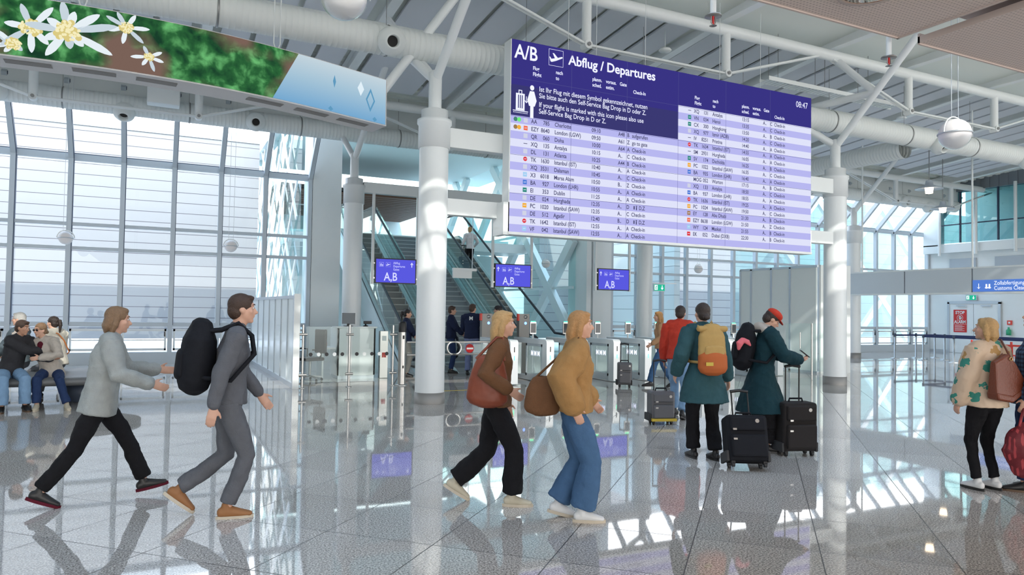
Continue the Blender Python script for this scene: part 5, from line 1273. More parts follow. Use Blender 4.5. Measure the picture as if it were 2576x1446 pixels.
    # --- shoes
    for i in (0, 1):
        a = A_[i]; fp = fdir[i]; pitch, yaw = (fp if isinstance(fp, tuple) else (fp, 0)); pr_, yr = math.radians(pitch), math.radians(yaw)
        fd = V(-math.sin(yr) * math.cos(pr_), math.cos(yr) * math.cos(pr_), -math.sin(pr_)); sd2 = V(math.cos(yr), math.sin(yr), 0); fu = sd2.cross(fd)
        m = MB(); q = lambda x, y, z: a + (sd2 * x + fd * y + fu * z) * s
        eloft(m, [q(0, -.045, -.035), q(0, .03, -.035), q(0, .10, -.048), q(0, .165, -.056)], [(.036 * s, .040 * s), (.040 * s, .046 * s), (.046 * s, .032 * s), (.038 * s, .020 * s)], sd2, 16)
        eloft(m, [q(0, -.01, .02), q(0, -.005, -.03)], [.036 * s, .042 * s], sd2, 12)
        sh_ = meld(m, 'shoe', shoes[0], t, .008, 2)
        m = MB(); n = 18; pts = []
        for k_ in range(n):
            an = 2 * PI * k_ / n; yy = .055 + .142 * math.sin(an); xx = (.041 + .008 * math.sin(an)) * math.cos(an); pts.append((xx, yy))
        vs = [q(x, y, z) for z in (-.088, -.062) for x, y in pts]
        m.add(vs, [tuple(range(n))[::-1], tuple(range(n, 2 * n))] + [(k_, (k_ + 1) % n, n + (k_ + 1) % n, n + k_) for k_ in range(n)], False); m.build('sole', shoes[1], sh_)
        for v in sh_.children[0].data.vertices: pass
    t['_'] = 0; del t['_']
    return dict(t=t, hc=hc, HR=HR, hs=hs, HL=HL, S=S, E=E_, W=W_, hip=hip, up=up, right=right, fwd=fwd, sh=sh, neck=neck, chest=chest, waist=waist, s=s, K=K, A=A_)
for n_, c_, r_ in (('skin', (.62, .36, .26), .5), ('skin2', (.50, .27, .18), .5), ('hair_brown', (.055, .03, .02), .6), ('hair_black', (.012, .01, .011), .45), ('hair_dark', (.03, .018, .014), .5), ('hair_grey', (.55, .53, .50), .6), ('hair_blonde', (.50, .31, .13), .55), ('hair_ginger', (.42, .22, .08), .55), ('hair_fair', (.22, .13, .07), .55),
                   ('eyewhite', (.75, .72, .7), .3), ('shoe_black', (.015, .014, .014), .45), ('shoe_brown', (.30, .13, .045), .6), ('sole_cream', (.55, .48, .38), .6), ('shoe_beige', (.52, .47, .36), .7), ('shoe_white', (.72, .72, .72), .5), ('sole_brown', (.12, .07, .04), .6)):
    MT[n_] = mat(n_, c_, r_, noise=.25 if 'hair' in n_ else .06, ns=60 if 'hair' in n_ else 10, bump=.4 if 'hair' in n_ else .05, bs=120 if 'hair' in n_ else 60)
for n_, c_ in dict(c_black=(.007, .007, .009), c_navy=(.012, .02, .055), c_navy2=(.02, .04, .11), c_jeans=(.06, .13, .25), c_jeans2=(.05, .12, .25), c_ljeans=(.20, .33, .50), c_grey=(.11, .115, .13), c_khaki=(.33, .32, .29), c_beige=(.48, .43, .38), c_cream=(.62, .58, .50), c_lgrey=(.34, .36, .35), c_brown=(.15, .07, .032), c_mustard=(.36, .20, .075), c_tan=(.45, .26, .14), c_red=(.50, .045, .025), c_teal=(.028, .080, .095), c_teal2=(.007, .036, .048), c_charcoal=(.035, .035, .04), c_bluegrey=(.17, .21, .38), c_white=(.70, .68, .70), c_wine=(.10, .008, .02), c_smoke=(.10, .13, .15)).items():
    MT[n_] = mat(n_, c_, .85, noise=.18, ns=14, bump=.25, bs=90, spec=.25)
# floral print and plaid
def floral():
    m, t, b = nmat('floral_print'); N = t.nodes; L = t.links
    tc_ = N.new('ShaderNodeTexCoord'); v = N.new('ShaderNodeTexVoronoi'); v.inputs['Scale'].default_value = 7.5; v.inputs['Randomness'].default_value = .9
    nz = N.new('ShaderNodeTexNoise'); nz.inputs['Scale'].default_value = 22; L.new(tc_.outputs['Object'], nz.inputs['Vector'])
    mx = N.new('ShaderNodeMix'); mx.data_type = 'RGBA'; mx.inputs[0].default_value = .10; L.new(tc_.outputs['Object'], mx.inputs[6]); L.new(nz.outputs['Color'], mx.inputs[7]); L.new(mx.outputs[2], v.inputs['Vector'])
    lt = N.new('ShaderNodeMath'); lt.operation = 'LESS_THAN'; lt.inputs[1].default_value = .36; L.new(v.outputs['Distance'], lt.inputs[0])
    hs = N.new('ShaderNodeSeparateColor'); L.new(v.outputs['Color'], hs.inputs[0])
    g2 = N.new('ShaderNodeMath'); g2.operation = 'GREATER_THAN'; g2.inputs[1].default_value = .5; L.new(hs.outputs[0], g2.inputs[0])
    c1 = N.new('ShaderNodeMix'); c1.data_type = 'RGBA'; L.new(g2.outputs[0], c1.inputs[0]); c1.inputs[6].default_value = (.42, .24, .08, 1); c1.inputs[7].default_value = (.03, .24, .19, 1)
    c2 = N.new('ShaderNodeMix'); c2.data_type = 'RGBA'; L.new(lt.outputs[0], c2.inputs[0]); c2.inputs[6].default_value = (.62, .47, .34, 1); L.new(c1.outputs[2], c2.inputs[7]); L.new(c2.outputs[2], b.inputs['Base Color']); b.inputs['Roughness'].default_value = .6
    return m
def plaid():
    m, t, b = nmat('plaid_flannel'); N = t.nodes; L = t.links
    tc_ = N.new('ShaderNodeTexCoord'); s_ = N.new('ShaderNodeSeparateXYZ'); L.new(tc_.outputs['Object'], s_.inputs[0]); o = []
    for ax in (0, 1, 2):
        a = N.new('ShaderNodeMath'); a.operation = 'MULTIPLY'; a.inputs[1].default_value = 24; L.new(s_.outputs[ax], a.inputs[0]); f = N.new('ShaderNodeMath'); f.operation = 'FRACT'; L.new(a.outputs[0], f.inputs[0])
        l = N.new('ShaderNodeMath'); l.operation = 'LESS_THAN'; l.inputs[1].default_value = .45 if ax else .4; L.new(f.outputs[0], l.inputs[0]); o.append(l)
    a = N.new('ShaderNodeMath'); a.operation = 'ADD'; L.new(o[0].outputs[0], a.inputs[0]); L.new(o[2].outputs[0], a.inputs[1]); d = N.new('ShaderNodeMath'); d.operation = 'DIVIDE'; d.inputs[1].default_value = 2; L.new(a.outputs[0], d.inputs[0])
    r = N.new('ShaderNodeValToRGB'); L.new(d.outputs[0], r.inputs[0]); e_ = r.color_ramp.elements; e_[0].color = (.06, .12, .22, 1); e_[1].color = (.012, .016, .04, 1); q = e_.new(.5); q.color = (.025, .045, .10, 1)
    L.new(r.outputs[0], b.inputs['Base Color']); b.inputs['Roughness'].default_value = .85
    return m
MT['floral'] = floral(); MT['plaid'] = plaid()

IR, IL, TO, AW = (.897, -.441), (-.897, .441), (-.44, -.897), (.441, .897)
def wl(P, p): # world point -> local of person dict
    t = P['t']; return (Matrix.Translation(t.location) @ t.rotation_euler.to_matrix().to_4x4()).inverted() @ Vector(p)

# walkers in the foreground
p = person('person in a light grey cardigan and black trousers striding right, at far left', (-.38, 7.20, 0), (1, .02), 1.68, True, lean=9, pelvis=(0, -.02, .88), top=('c_lgrey', .02), hem=-.13, bottom=('c_black', 1.1), hair=('bob', 'hair_fair'),
           shoes=('shoe_black', 'c_wine'), feet=[(-.10, .36, .10, (-12, 0)), (.10, -.42, .13, (22, 0))], hands=[((-.22, .42, 1.10), (-.4, -.5, -1)), ((.24, .36, 1.02), (.5, -.6, -1))], head=(0, -4), curl=.4)
p = person('person in grey shirt and trousers with brown shoes, striding right under a black backpack', (.56, 6.35, 0), (1, -.08), 1.80, False, lean=6, pelvis=(0, .0, .94), top=('c_grey', .006), bottom=('c_grey', 1.05), hair=('short', 'hair_brown'),
           shoes=('shoe_brown', 'sole_cream'), feet=[(-.10, -.34, .20, (38, 0)), (.10, .02, .085, 0)], hands=[((-.24, .25, .95), (-.4, -1, -.3)), ((.28, -.10, .92), (.5, -1, -.2))])
PBK = p
p = person('blonde person in brown top and black flared trousers striding right, with a rust bag', (2.72, 5.83, 0), IR, 1.68, True, lean=4, pelvis=(0, 0, .89), top=('c_brown', .012), bottom=('c_black', 1.5), hair=('long', 'hair_blonde'),
           shoes=('shoe_beige', 'sole_cream'), feet=[(-.09, -.34, .16, (30, 0)), (.09, .16, .085, 0)], hands=[((-.26, .10, .86), (-.5, -1, 0)), ((.26, .12, 1.02), (.5, -1, -.2))])
PRU = p
p = person('ginger-haired person in mustard blouse and wide blue jeans walking right', (3.11, 5.15, 0), IR, 1.68, True, lean=3, pelvis=(0, 0, .90), top=('c_mustard', .03), bottom=('c_jeans', 1.75), hair=('long', 'hair_ginger'),
           shoes=('shoe_white', 'sole_cream'), feet=[(-.08, -.10, .10, (12, 0)), (.09, .08, .085, 0)], hands=[((-.25, .16, .95), (-.5, -1, 0)), ((.28, -.02, .95), (.5, -1, -.2))], sleeve=1.35, hem=-.02)
PMU = p
# group before the gates
p = person('person in teal coat and black trousers seen from behind, wearing a mustard backpack', (5.80, 6.66, 0), (.25, .97), 1.78, True, lean=3, top=('c_teal', .03), coat=(.30, .09), bottom=('c_black', 1.25), hair=('lowbun', 'hair_dark'),
           feet=[(-.10, .05, .085), (.10, -.10, .085)], hands=[((-.30, .10, 1.0), (-.5, -1, 0)), ((.36, .05, .82), (.6, -1, 0))], wide=1.12)
PTE = p
p = person('person in long dark teal coat and red cap looking down at a phone', (6.80, 6.76, 0), (.84, -.54), 1.74, True, lean=9, top=('c_teal2', .03), coat=(.46, .14), bottom=('c_black', 1.5), hair=('short', 'hair_dark'), wide=1.1,
           feet=[(-.10, -.06, .085), (.10, .06, .085)], head=(0, -38), hands=[((-.10, .42, 1.16), (-.8, -.2, -1), (0, -.6, 1)), ((.10, .42, 1.15), (.9, -.2, -1), (0, -.6, 1))], curl=.7)
PCA = p
p = person('person in red hooded jacket walking right beyond the mustard backpack', (7.62, 9.35, 0), (.6, .5), 1.78, False, lean=8, top=('c_red', .03), bottom=('c_ljeans', 1.1), hair=('short', 'hair_dark'),
           feet=[(-.10, .22, .085), (.10, -.22, .12, (15, 0))], vox=.012)
p = person('blurred traveller in tan top and blue jeans pulling a grey suitcase at the gates', (10.3, 13.25, 0), IL, 1.68, True, lean=5, top=('c_tan', .012), bottom=('c_jeans2', 1.2), hair=('long', 'hair_ginger'),
           feet=[(-.10, .28, .085), (.10, -.28, .13, (20, 0))], hands=[((-.25, .25, 1.0), (-.5, -1, 0)), ((.25, -.25, .95), (.5, -1, 0))], vox=.013)
# staff behind the rail gate
V_ = .014
person('officer with black ponytail in navy jacket and grey trousers, arms folded', (5.62, 17.3, 0), IR, 1.64, True, top=('c_navy', .012), bottom=('c_khaki', 1.15), hair=('ponytail', 'hair_black'), hands=[((.06, .22, 1.02), (-1, .2, -.6)), ((-.06, .24, 1.05), (1, .2, -.6))], vox=V_)
person('officer in navy jacket and trousers half hidden behind the foremost column', (7.08, 18.0, 0), IR, 1.74, False, top=('c_navy', .014), bottom=('c_navy2', 1.05), hair=('short', 'hair_brown'), hands=[((-.05, .30, 1.06), (-1, -.3, -.4)), ((.1, .30, 1.05), (1, -.3, -.4))], vox=V_)
p = person('officer seen from behind in navy jacket with a white M on the back', (7.38, 17.3, 0), (.55, .83), 1.80, False, top=('c_navy', .02), bottom=('c_bluegrey', 1.15), hair=('short', 'hair_brown'), head=(-25, 0), wide=1.08, hands=[((-.12, .30, 1.08), (-1, -.3, -.4)), ((.15, .30, 1.08), (1, -.3, -.4))], vox=V_)
m = MB(); q = p['chest'] + p['up'] * .05; put_text(m, 'M', .13, q - p['fwd'] * .155 - p['right'] * .05, p['right'], p['up'], 'LEFT', .004, 1); m.build('back_letter', 'white', p['t'])
p = person('officer in dark cap and brownish uniform facing left beside the reader pillar', (8.0, 17.0, 0), IL, 1.76, False, top=('c_charcoal', .014), bottom=('c_charcoal', 1.05), hair=('short', 'hair_dark'), hands=[((-.1, .28, 1.05), (-1, -.3, -.4)), ((.12, .28, 1.02), (1, -.3, -.4))], vox=V_)
def cap_on(p, m_, peak=True):
    HL, hs, HR = p['HL'], p['hs'], p['HR']; c = MB(); ellip(c, HL(0, -.012, .080), (.092 * hs, .106 * hs, .062 * hs), 24, 12, HR); o = meld(c, 'cap', m_, p['t'], .009, 3)
    if peak:
        c = MB(); n = 12; top_ = [HL(.075 * math.cos(PI * i / n), .060 + .085 * math.sin(PI * i / n), .058 - .02 * math.sin(PI * i / n)) for i in range(n + 1)]
        up_ = HR @ V(0, 0, .008)
        c.add([v for v in top_] + [v - up_ for v in top_], [tuple(range(n + 1)), tuple(range(n + 1, 2 * n + 2))[::-1]] + [(i, n + 1 + i, n + 2 + i, i + 1) for i in range(n)]); c.build('cap_peak', m_, o)
cap_on(p, 'c_charcoal'); cap_on(PCA, 'c_red')
# hood scarf of the capped person
m = MB(); P_ = PCA; 
eloft(m, [P_['neck'] - P_['fwd'] * .06 + P_['right'] * .11 - P_['up'] * .02, P_['neck'] - P_['fwd'] * .13 + P_['up'] * .01, P_['neck'] - P_['fwd'] * .06 - P_['right'] * .11 - P_['up'] * .02], [.05, .065, .05], (0, 0, 1), 14)
eloft(m, [P_['neck'] + P_['right'] * .075 + P_['fwd'] * .02, P_['neck'] - P_['fwd'] * .08 + P_['up'] * .03, P_['neck'] - P_['right'] * .075 + P_['fwd'] * .02], [.04, .05, .04], (0, 0, 1), 12)
meld(m, 'hood_scarf', 'c_beige', P_['t'], .01, 3, .01, .05)
m = MB(); eloft(m, [V(0, 0, .31), V(0, 0, .62)], [(.25, .22), (.24, .2)], (1, 0, 0), 24, flat='s'); meld(m, 'black_skirt', 'c_black', P_['t'], .012, 3, .05, .09)
ph = tag(MB().box(-.036, .036, -.004, .004, -.07, .07).build('phone', 'black', bevel=.004), 'dark phone held by the person in the red cap', 'phone')
wq = (PCA['W'][0] + PCA['W'][1]) / 2 + V(0, .10, .06); mw = Matrix.Translation(PCA['t'].location) @ PCA['t'].rotation_euler.to_matrix().to_4x4()
ph.location = mw @ wq; ph.rotation_euler = (.9, 0, PCA['t'].rotation_euler.z)
# escalator rider
yr = 24.3; zs = (int((yr - EY0) / (RUN / 22)) + 1) * RISE / 22
person('person in white shirt and dark trousers riding up the right escalator', (10.22, yr, zs), (0, 1), 1.62, False, top=('c_white', .006), bottom=('c_black', 1.0), hair=('short', 'hair_blonde'), shoes=('shoe_white', 'shoe_white'), vox=V_, feet=[(-.1, 0, .085), (.1, .03, .085)], hands=[((-.30, .05, .85), (-.4, -1, 0)), ((.3, .2, 1.0), (.4, -1, 0))])
# right edge
p = person('blonde person in floral jacket and black trousers facing left', (7.42, 4.40, 0), (.16, .99), 1.66, True, lean=-2, top=('floral', .03), hem=-.08, bottom=('c_black', .82), hair=('bob', 'hair_blonde'), shoes=('shoe_white', 'shoe_black'), wide=1.12, sleeve=1.2, head=(34, 6),
           feet=[(-.10, .02, .085), (.10, .0, .085)], hands=[((-.23, .10, .88), (-.6, -1, 0)), ((.24, .10, .88), (.6, -1, 0))])
PFL = p
p = person('grey-haired man in blue plaid shirt at the right edge, looking up', (7.82, 4.18, 0), (-.6, .8), 1.78, False, lean=-4, top=('plaid', .02), hem=-.12, bottom=('c_navy2', 1.1), hair=('short', 'hair_grey'), shoes=('shoe_black', 'sole_brown'), wide=1.3, head=(0, 18),
           feet=[(-.11, .10, .085), (.11, -.02, .085)], hands=[((-.30, .12, .82), (-.6, -1, 0)), ((.3, .05, .85), (.6, -1, 0))])
PPL = p
# seated on the bench
SZ = .50
p = person('dark-haired man in dark leather jacket and light jeans seated, hugging the woman beside him', (-2.02, 13.92, 0), (.25, -.97), 1.76, False, pelvis=(0, 0, .60), lean=12, leanx=-9, twist=38, top=('c_charcoal', .02), bottom=('c_ljeans', 1.35), hair=('short', 'hair_brown'), shoes=('shoe_black', 'sole_brown'), head=(8, -8), skin='skin2',
           feet=[(-.16, .42, .085, (0, 10)), (.14, .44, .085, (0, -10))], hands=[((-.50, .26, .80), (-.3, .2, -1), (0, -.3, 1)), ((-.42, .12, .90), (.5, .6, -.6))])
p = person('fair-haired woman in beige coat, dark trousers and sunglasses hugging the man beside her', (-1.47, 14.0, 0), (-.05, -1), 1.68, True, pelvis=(0, 0, .59), lean=8, leanx=13, twist=-25, top=('c_beige', .02), hem=-.12, bottom=('c_navy2', 1.05), hair=('lowbun', 'hair_fair'), shoes=('shoe_beige', 'sole_cream'), head=(-15, -4),
           feet=[(-.30, .50, .085, (0, 20)), (.12, .42, .085, (0, 0))], hands=[((.10, .30, .82), (-.4, .6, -1)), ((.52, -.08, 1.17), (.3, .8, -.3), (0, .3, -1))])
HL, hs = p['HL'], p['hs']
m = MB()
for sd_ in (-1, 1): ellip(m, HL(sd_ * .033, .090, .016), (.026 * hs, .006 * hs, .020 * hs), 16, 8, p['HR'])
for sd_ in (-1, 1): m.tube([HL(sd_ * .055, .085, .022), HL(sd_ * .075, .0, .018)], .003, 6)
m.tube([HL(-.01, .094, .02), HL(.01, .094, .02)], .003, 6)
m.build('sunglasses', 'black', p['t'])
m = MB(); eloft(m, [p['chest'] - p['up'] * .14 + p['fwd'] * .075, p['chest'] + p['up'] * .10 + p['fwd'] * .072], [(.065, .062), (.06, .058)], p['right'], 16); meld(m, 'wine_jumper', 'c_wine', p['t'], .01, 2)
p = person('dark-haired woman with ponytail in cream jacket seated on the far side of the bench', (-1.52, 15.0, 0), (-.75, .66), 1.68, True, pelvis=(0, 0, .66), lean=6, top=('c_cream', .035), hem=-.06, bottom=('c_grey', 1.1), hair=('ponytail', 'hair_dark'), wide=1.08, head=(5, 0), vox=.012,
           feet=[(-.12, .46, .085), (.12, .46, .085)], hands=[((-.12, .34, .78), (-.8, 0, -.6)), ((.12, .34, .78), (.8, 0, -.6))])
PCR = p
p = person('grey-haired man with glasses in grey jacket seated beyond the couple', (-2.05, 15.25, 0), (-.97, .25), 1.76, False, pelvis=(0, 0, .68), lean=4, top=('c_smoke', .02), bottom=('c_grey', 1.1), hair=('short', 'hair_grey'), vox=.012,
           feet=[(-.12, .46, .085), (.12, .46, .085)], hands=[((-.12, .34, .78), (-.8, 0, -.6)), ((.12, .34, .78), (.8, 0, -.6))])
HL, hs = p['HL'], p['hs']; m = MB()
for sd_ in (-1, 1):
    m.tube([HL(sd_ * .033 + .024 * math.cos(a), .098, .016 + .018 * math.sin(a)) for a in [2 * PI * i / 14 for i in range(14)]], .0018, 6, True); m.tube([HL(sd_ * .057, .095, .02), HL(sd_ * .075, .0, .018)], .002, 6)
m.build('glasses', 'dsteel', p['t'])
# orange strap across the cream jacket
P_ = PCR; m = MB(); m.tube([P_['sh'] - P_['right'] * .08 + P_['up'] * .05, P_['sh'] - P_['fwd'] * .14 - P_['right'] * .05, P_['chest'] - P_['fwd'] * .165 + P_['right'] * .04, P_['waist'] - P_['fwd'] * .17 + P_['right'] * .13, P_['waist'] + P_['right'] * .2 - P_['up'] * .06], .011, 8)
c = m.build('bag_strap', mat('orange_leather', (.50, .16, .04), .5)); c.parent = P_['t']; 

# ------------------------------------------------------------------ bags
MT['nylon'] = mat('black_nylon', (.008, .009, .013), .8, bump=.2, bs=200, spec=.25); MT['nylon2'] = mat('brown_black_nylon', (.012, .009, .009), .85, bump=.3, bs=260); MT['rust'] = mat('rust_leather', (.21, .045, .018), .5, noise=.15, ns=12)
MT['canvas'] = mat('mustard_canvas', (.42, .27, .09), .8, noise=.1, ns=20); MT['orange'] = mat('orange_canvas', (.42, .10, .02), .75); MT['cognac'] = mat('cognac_leather', (.16, .034, .012), .42, bump=.25, bs=60); MT['wineprint'] = dotted_mat('wine_print', (.16, .012, .02), (.42, .05, .06), 22); MT['greyshell'] = mat('grey_shell', (.10, .10, .11), .4)
MT['pinkt'] = mat('pink_ribbon', (.75, .15, .18), .6); MT['yellowt'] = mat('yellow_trim', (.50, .36, .03), .5)
def worn(P, name, label, cat): 
    t = thing(name, label, cat, P['t'].location, P['t'].rotation_euler.z); return t
def backpack(P, label, m1, m2, w=.17, h=.24, d=.11, drop=.12, extra=None):
    t = worn(P, 'backpack', label, 'backpack'); s = P['s']; up, rt, fw = P['up'], P['right'], P['fwd']
    c = P['chest'] - fw * (.135 * s + d) - up * drop * .4
    m = MB(); eloft(m, [c - up * h, c - up * h * .3, c + up * h * .5, c + up * h * .95], [(w, d), (w * 1.05, d * 1.08), (w * .98, d), (w * .7, d * .7)], rt, 24); meld(m, 'bag_body', m1, t, .012, 3, .012, .08)
    m = MB(); eloft(m, [c - up * h * .8 - fw * d * .8, c - up * h * .05 - fw * d * .85], [(w * .78, d * .42), (w * .74, d * .38)], rt, 20); meld(m, 'front_pocket', m2, t, .011, 3)
    m = MB(); m.tube([c + up * h * .95 + rt * .03, c + up * (h + .06), c + up * h * .95 - rt * .03], .009, 8); m.build('top_handle', m1, t)
    for sd_ in (-1, 1):
        S_ = P['sh'] + rt * sd_ * .10 * s
        m = MB(); m.tube([c + up * h * .8 + rt * sd_ * .08, S_ - fw * .115 * s + up * .03, S_ + up * .098 * s, S_ + fw * .115 * s + up * .01, P['chest'] + rt * sd_ * .14 * s + fw * .15 * s, P['waist'] + rt * sd_ * .19 * s, c - up * h * .8 + rt * sd_ * w * .8], .018, 8); m.build('shoulder_strap', m1, t)
    return t, c
backpack(PBK, 'round black backpack on the person in grey shirt', 'nylon', 'nylon', .19, .22, .13)
t, c = backpack(PTE, 'mustard and orange roll-top backpack on the person in teal coat', 'canvas', 'canvas', .165, .23, .075)
P_ = PTE; m = MB(); cc = c - P_['fwd'] * .01; eloft(m, [cc - P_['up'] * .25, cc - P_['up'] * .11], [(.180, .10), (.176, .095)], P_['right'], 24); o = meld(m, 'orange_base', 'orange', t, .011, 2)
m = MB(); eloft(m, [cc + P_['up'] * .20 - P_['right'] * .16, cc + P_['up'] * .20 + P_['right'] * .16], [.035, .035], (0, 0, 1), 14); m.build('rolled_top', 'canvas', t)
q = cc - P_['up'] * .20 - P_['fwd'] * .108 - P_['right'] * .09; m = MB().add([q - P_['right'] * .045 - P_['up'] * .02, q + P_['right'] * .045 - P_['up'] * .02, q + P_['right'] * .045 + P_['up'] * .02, q - P_['right'] * .045 + P_['up'] * .02], [(0, 1, 2, 3)]); m.build('yellow_patch', 'yellowt', t)
t, c = backpack(PCA, 'black backpack with pink ribbon on the person in the red cap', 'nylon', 'nylon', .16, .22, .12)
P_ = PCA; m = MB(); q = c + P_['right'] * .15 + P_['up'] * .06 - P_['fwd'] * .06
eloft(m, [q, q + V(.03, -.05, -.05), q + V(.03, -.06, -.12)], [(.035, .02), (.045, .02), (.02, .012)], P_['fwd'], 12); eloft(m, [q, q + V(.02, .05, -.03), q + V(.02, .08, -.07)], [(.03, .02), (.035, .02), (.015, .012)], P_['fwd'], 12); meld(m, 'pink_ribbon', 'pinkt', t, .008, 2)
# rust shoulder bag
P_ = PRU; t = worn(P_, 'shoulder_bag', 'big rust-coloured shoulder bag on the blonde walker', 'bag'); c = P_['waist'] + P_['right'] * .19 - P_['fwd'] * .07 + P_['up'] * .10
m = MB(); eloft(m, [c - P_['up'] * .22, c - P_['up'] * .05, c + P_['up'] * .12], [(.08, .18), (.075, .17), (.05, .12)], P_['right'], 24); meld(m, 'bag_body', 'rust', t, .012, 3, .012, .07)
MB().tube([c + P_['up'] * .12 + P_['fwd'] * .12, P_['sh'] + P_['right'] * .13 + P_['up'] * .085 + P_['fwd'] * .02, P_['sh'] + P_['right'] * .13 + P_['up'] * .085 - P_['fwd'] * .03, c + P_['up'] * .12 - P_['fwd'] * .12], .012, 8).build('bag_strap', 'rust', t)
# brown waist bag of the mustard blouse
P_ = PMU; t = worn(P_, 'shoulder_bag', 'dark brown slouchy bag behind the person in mustard blouse', 'bag'); c = P_['waist'] - P_['fwd'] * .26 + P_['right'] * .10 - P_['up'] * .04
m = MB(); eloft(m, [c - P_['up'] * .12, c + P_['up'] * .02, c + P_['up'] * .11], [(.07, .15), (.065, .14), (.04, .10)], P_['right'], 20); meld(m, 'bag_body', 'c_brown', t, .012, 3, .012, .07)
MB().tube([c + P_['up'] * .1 + P_['fwd'] * .09, P_['sh'] + P_['right'] * .13 + P_['up'] * .10, c + P_['up'] * .1 - P_['fwd'] * .09], .011, 8).build('bag_strap', 'c_brown', t)
# cognac tote of the floral jacket (hangs on the camera-side shoulder, towards the back)
P_ = PFL; t = worn(P_, 'tote_bag', 'cognac leather tote bag slung over the floral jacket', 'bag'); rt, fw, up = P_['right'], P_['fwd'], P_['up']; side = -1
o_ = P_['chest'] - fw * .20 - rt * .01 - up * .10; ux, uz, un = rt, up, -fw
def bagpoly(pts, d0, d1, name):
    m = MB(); n = len(pts); vs = [o_ + ux * a + uz * b + un * (d * (.55 if b > .05 else 1)) for d in (d0, d1) for a, b in pts]
    m.add(vs, [tuple(range(n)), tuple(range(n, 2 * n))[::-1]] + [(i, (i + 1) % n, n + (i + 1) % n, n + i) for i in range(n)]); return m.build(name, 'cognac', t, bevel=.018)
bagpoly([(-.17, .12), (.0, .20), (.10, .10), (.20, -.07), (.19, -.14), (.03, -.22), (-.17, -.19)], -.05, .06, 'bag_body')
bagpoly([(-.175, -.17), (.03, -.20), (.20, -.11), (.195, -.17), (.03, -.27), (-.16, -.24)], -.055, .07, 'bottom_band')
m = MB(); side = 1; e1 = o_ + ux * .01 + uz * .15 + un * .045; m.tube([e1 + (ux * math.cos(a) + uz * math.sin(a)) * .017 for a in [2 * PI * i / 16 for i in range(16)]], .004, 6, True); m.build('eyelet', mat('brass', (.6, .45, .2), .3, 1), t)
MB().tube([e1, P_['sh'] + rt * side * .12 + up * .10 - fw * .04, P_['sh'] + rt * side * .12 + up * .105 + fw * .02, P_['sh'] + rt * .13 - fw * .06, o_ + ux * -.10 + uz * .12], .009, 8).build('bag_strap', 'cognac', t)
# red printed carrier in the hand of the man in plaid
P_ = PPL; t = worn(P_, 'carrier_bag', 'wine-red printed carrier bag held at the right edge', 'bag'); w_ = P_['W'][0] + V(0, .02, -.10)
m = MB(); eloft(m, [w_ + V(0, 0, -.62), w_ + V(0, .0, -.42), w_ + V(0, 0, -.24), w_ + V(0, 0, -.16)], [(.06, .12), (.10, .20), (.07, .15), (.02, .06)], (1, 0, 0), 20); meld(m, 'bag_body', 'wineprint', t, .012, 3, .03, .09)
MB().tube([w_ + V(0, .05, -.18), w_ + V(0, .01, .0), w_ + V(0, -.01, .0), w_ + V(0, -.05, -.18)], .014, 8).build('bag_handles', 'wineprint', t)

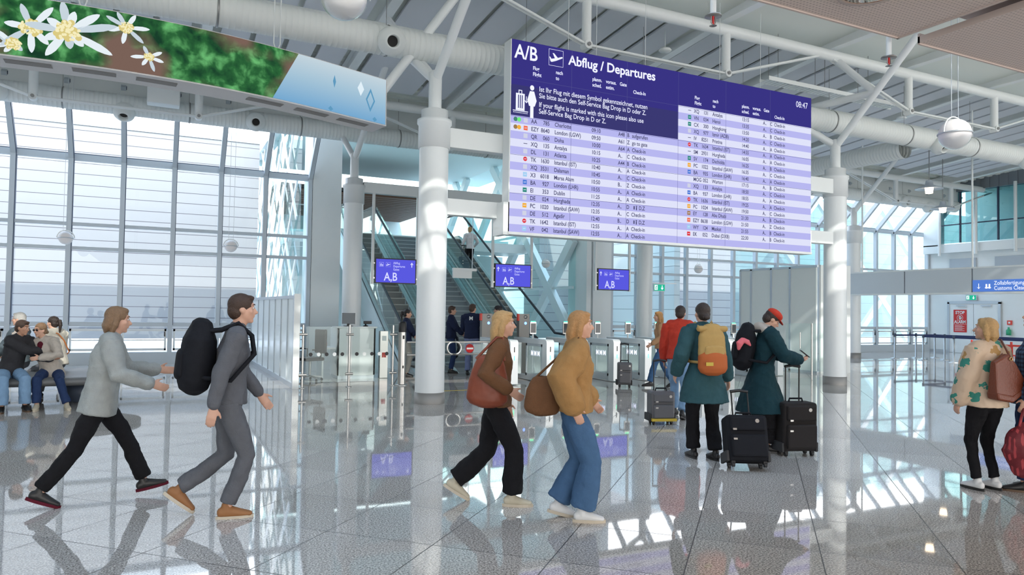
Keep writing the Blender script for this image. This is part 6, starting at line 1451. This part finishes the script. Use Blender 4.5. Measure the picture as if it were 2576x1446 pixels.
def suitcase(label, loc, rz, w=.44, d=.25, h=.58, m_='nylon2', tilt=0, handle=.42, detail=True, trim=None):
    t = thing('suitcase', label, 'suitcase', loc, rz); t.rotation_euler = (tilt, 0, rz)
    b = MB().box(-w / 2, w / 2, -d / 2, d / 2, .06, .06 + h).build('case_body', m_, t, bevel=.035)
    MB().box(-w / 2 + .03, w / 2 - .03, -d / 2 - .045, -d / 2 + .01, .10, .06 + h * .56).build('lower_pocket', m_, t, bevel=.022)
    MB().box(-w / 2 + .03, w / 2 - .03, -d / 2 - .035, -d / 2 + .01, .08 + h * .60, .03 + h).build('upper_pocket', m_, t, bevel=.02)
    MB().tube([(-.09, 0, .06 + h), (-.08, 0, .10 + h), (.08, 0, .10 + h), (.09, 0, .06 + h)], .012, 8).build('carry_handle', 'nylon', t)
    if handle:
        m = MB().tube([(-.09, d / 2 - .05, .06 + h), (-.09, d / 2 - .05, .06 + h + handle)], .009, 8).tube([(.09, d / 2 - .05, .06 + h), (.09, d / 2 - .05, .06 + h + handle)], .009, 8)
        hh = m.build('telescopic_handle', 'black', t); MB().tube([(-.10, d / 2 - .05, .06 + h + handle), (0, d / 2 - .05, .075 + h + handle), (.10, d / 2 - .05, .06 + h + handle)], .018, 8).build('hand_grip', 'black', hh)
    for sx in (-1, 1):
        for sy in (-1, 1):
            wv = MB().cyl((sx * (w / 2 - .05) - .014, sy * (d / 2 - .05), .028), (sx * (w / 2 - .05) + .014, sy * (d / 2 - .05), .028), .028, n=18).box(sx * (w / 2 - .05) - .02, sx * (w / 2 - .05) + .02, sy * (d / 2 - .05) - .02, sy * (d / 2 - .05) + .02, .03, .075); wv.build('wheel', 'rubber', t)
    for sx in (-1, 1): MB().box(sx * w / 2 - .03, sx * w / 2 + .004, -d / 2 - .004, d / 2, .055, .17).build('corner_guard', 'rubber', t, bevel=.01)
    MB().lathe([(0, .0), (.022, 0)], (.10, -d / 2 - .037, .02 + h * .93), 18, (0, -1, 0)).build('round_badge', 'steel', t)
    for z in (.08 + h * .60, .085 + h * .38): MB().box(-w / 2 + .05, -w / 2 + .09, -d / 2 - .055, -d / 2 - .04, z, z + .02).build('zip_pull', 'steel', t)
    if trim: MB().box(-w / 2 - .004, w / 2 + .004, -d / 2 - .05, d / 2 + .004, .06, .10).build('trim_band', trim, t)
    return t
suitcase('upright dark brown fabric suitcase with raised handle, standing alone right of the capped person', (7.02, 6.42, 0), math.atan2(-.36, .93) + .08)
t = suitcase('black cabin bag tipped towards the floor between the two people in teal coats', (5.84, 6.0, .02), -.50, .44, .28, .50, 'nylon', -.32, .30)
suitcase('grey wheeled bag with yellow trim beside the person in red', (6.98, 8.98, 0), -.3, .38, .24, .44, 'greyshell', 0, .45, trim='yellowt')
suitcase('grey suitcase pulled by the traveller in tan top', (9.55, 13.6, 0), -.5, .32, .22, .50, 'greyshell', 0, .4)
suitcase('small blue-black suitcase on the right escalator', (9.93, 24.1, zs), 0, .36, .22, .48, 'c_navy', 0, .4)
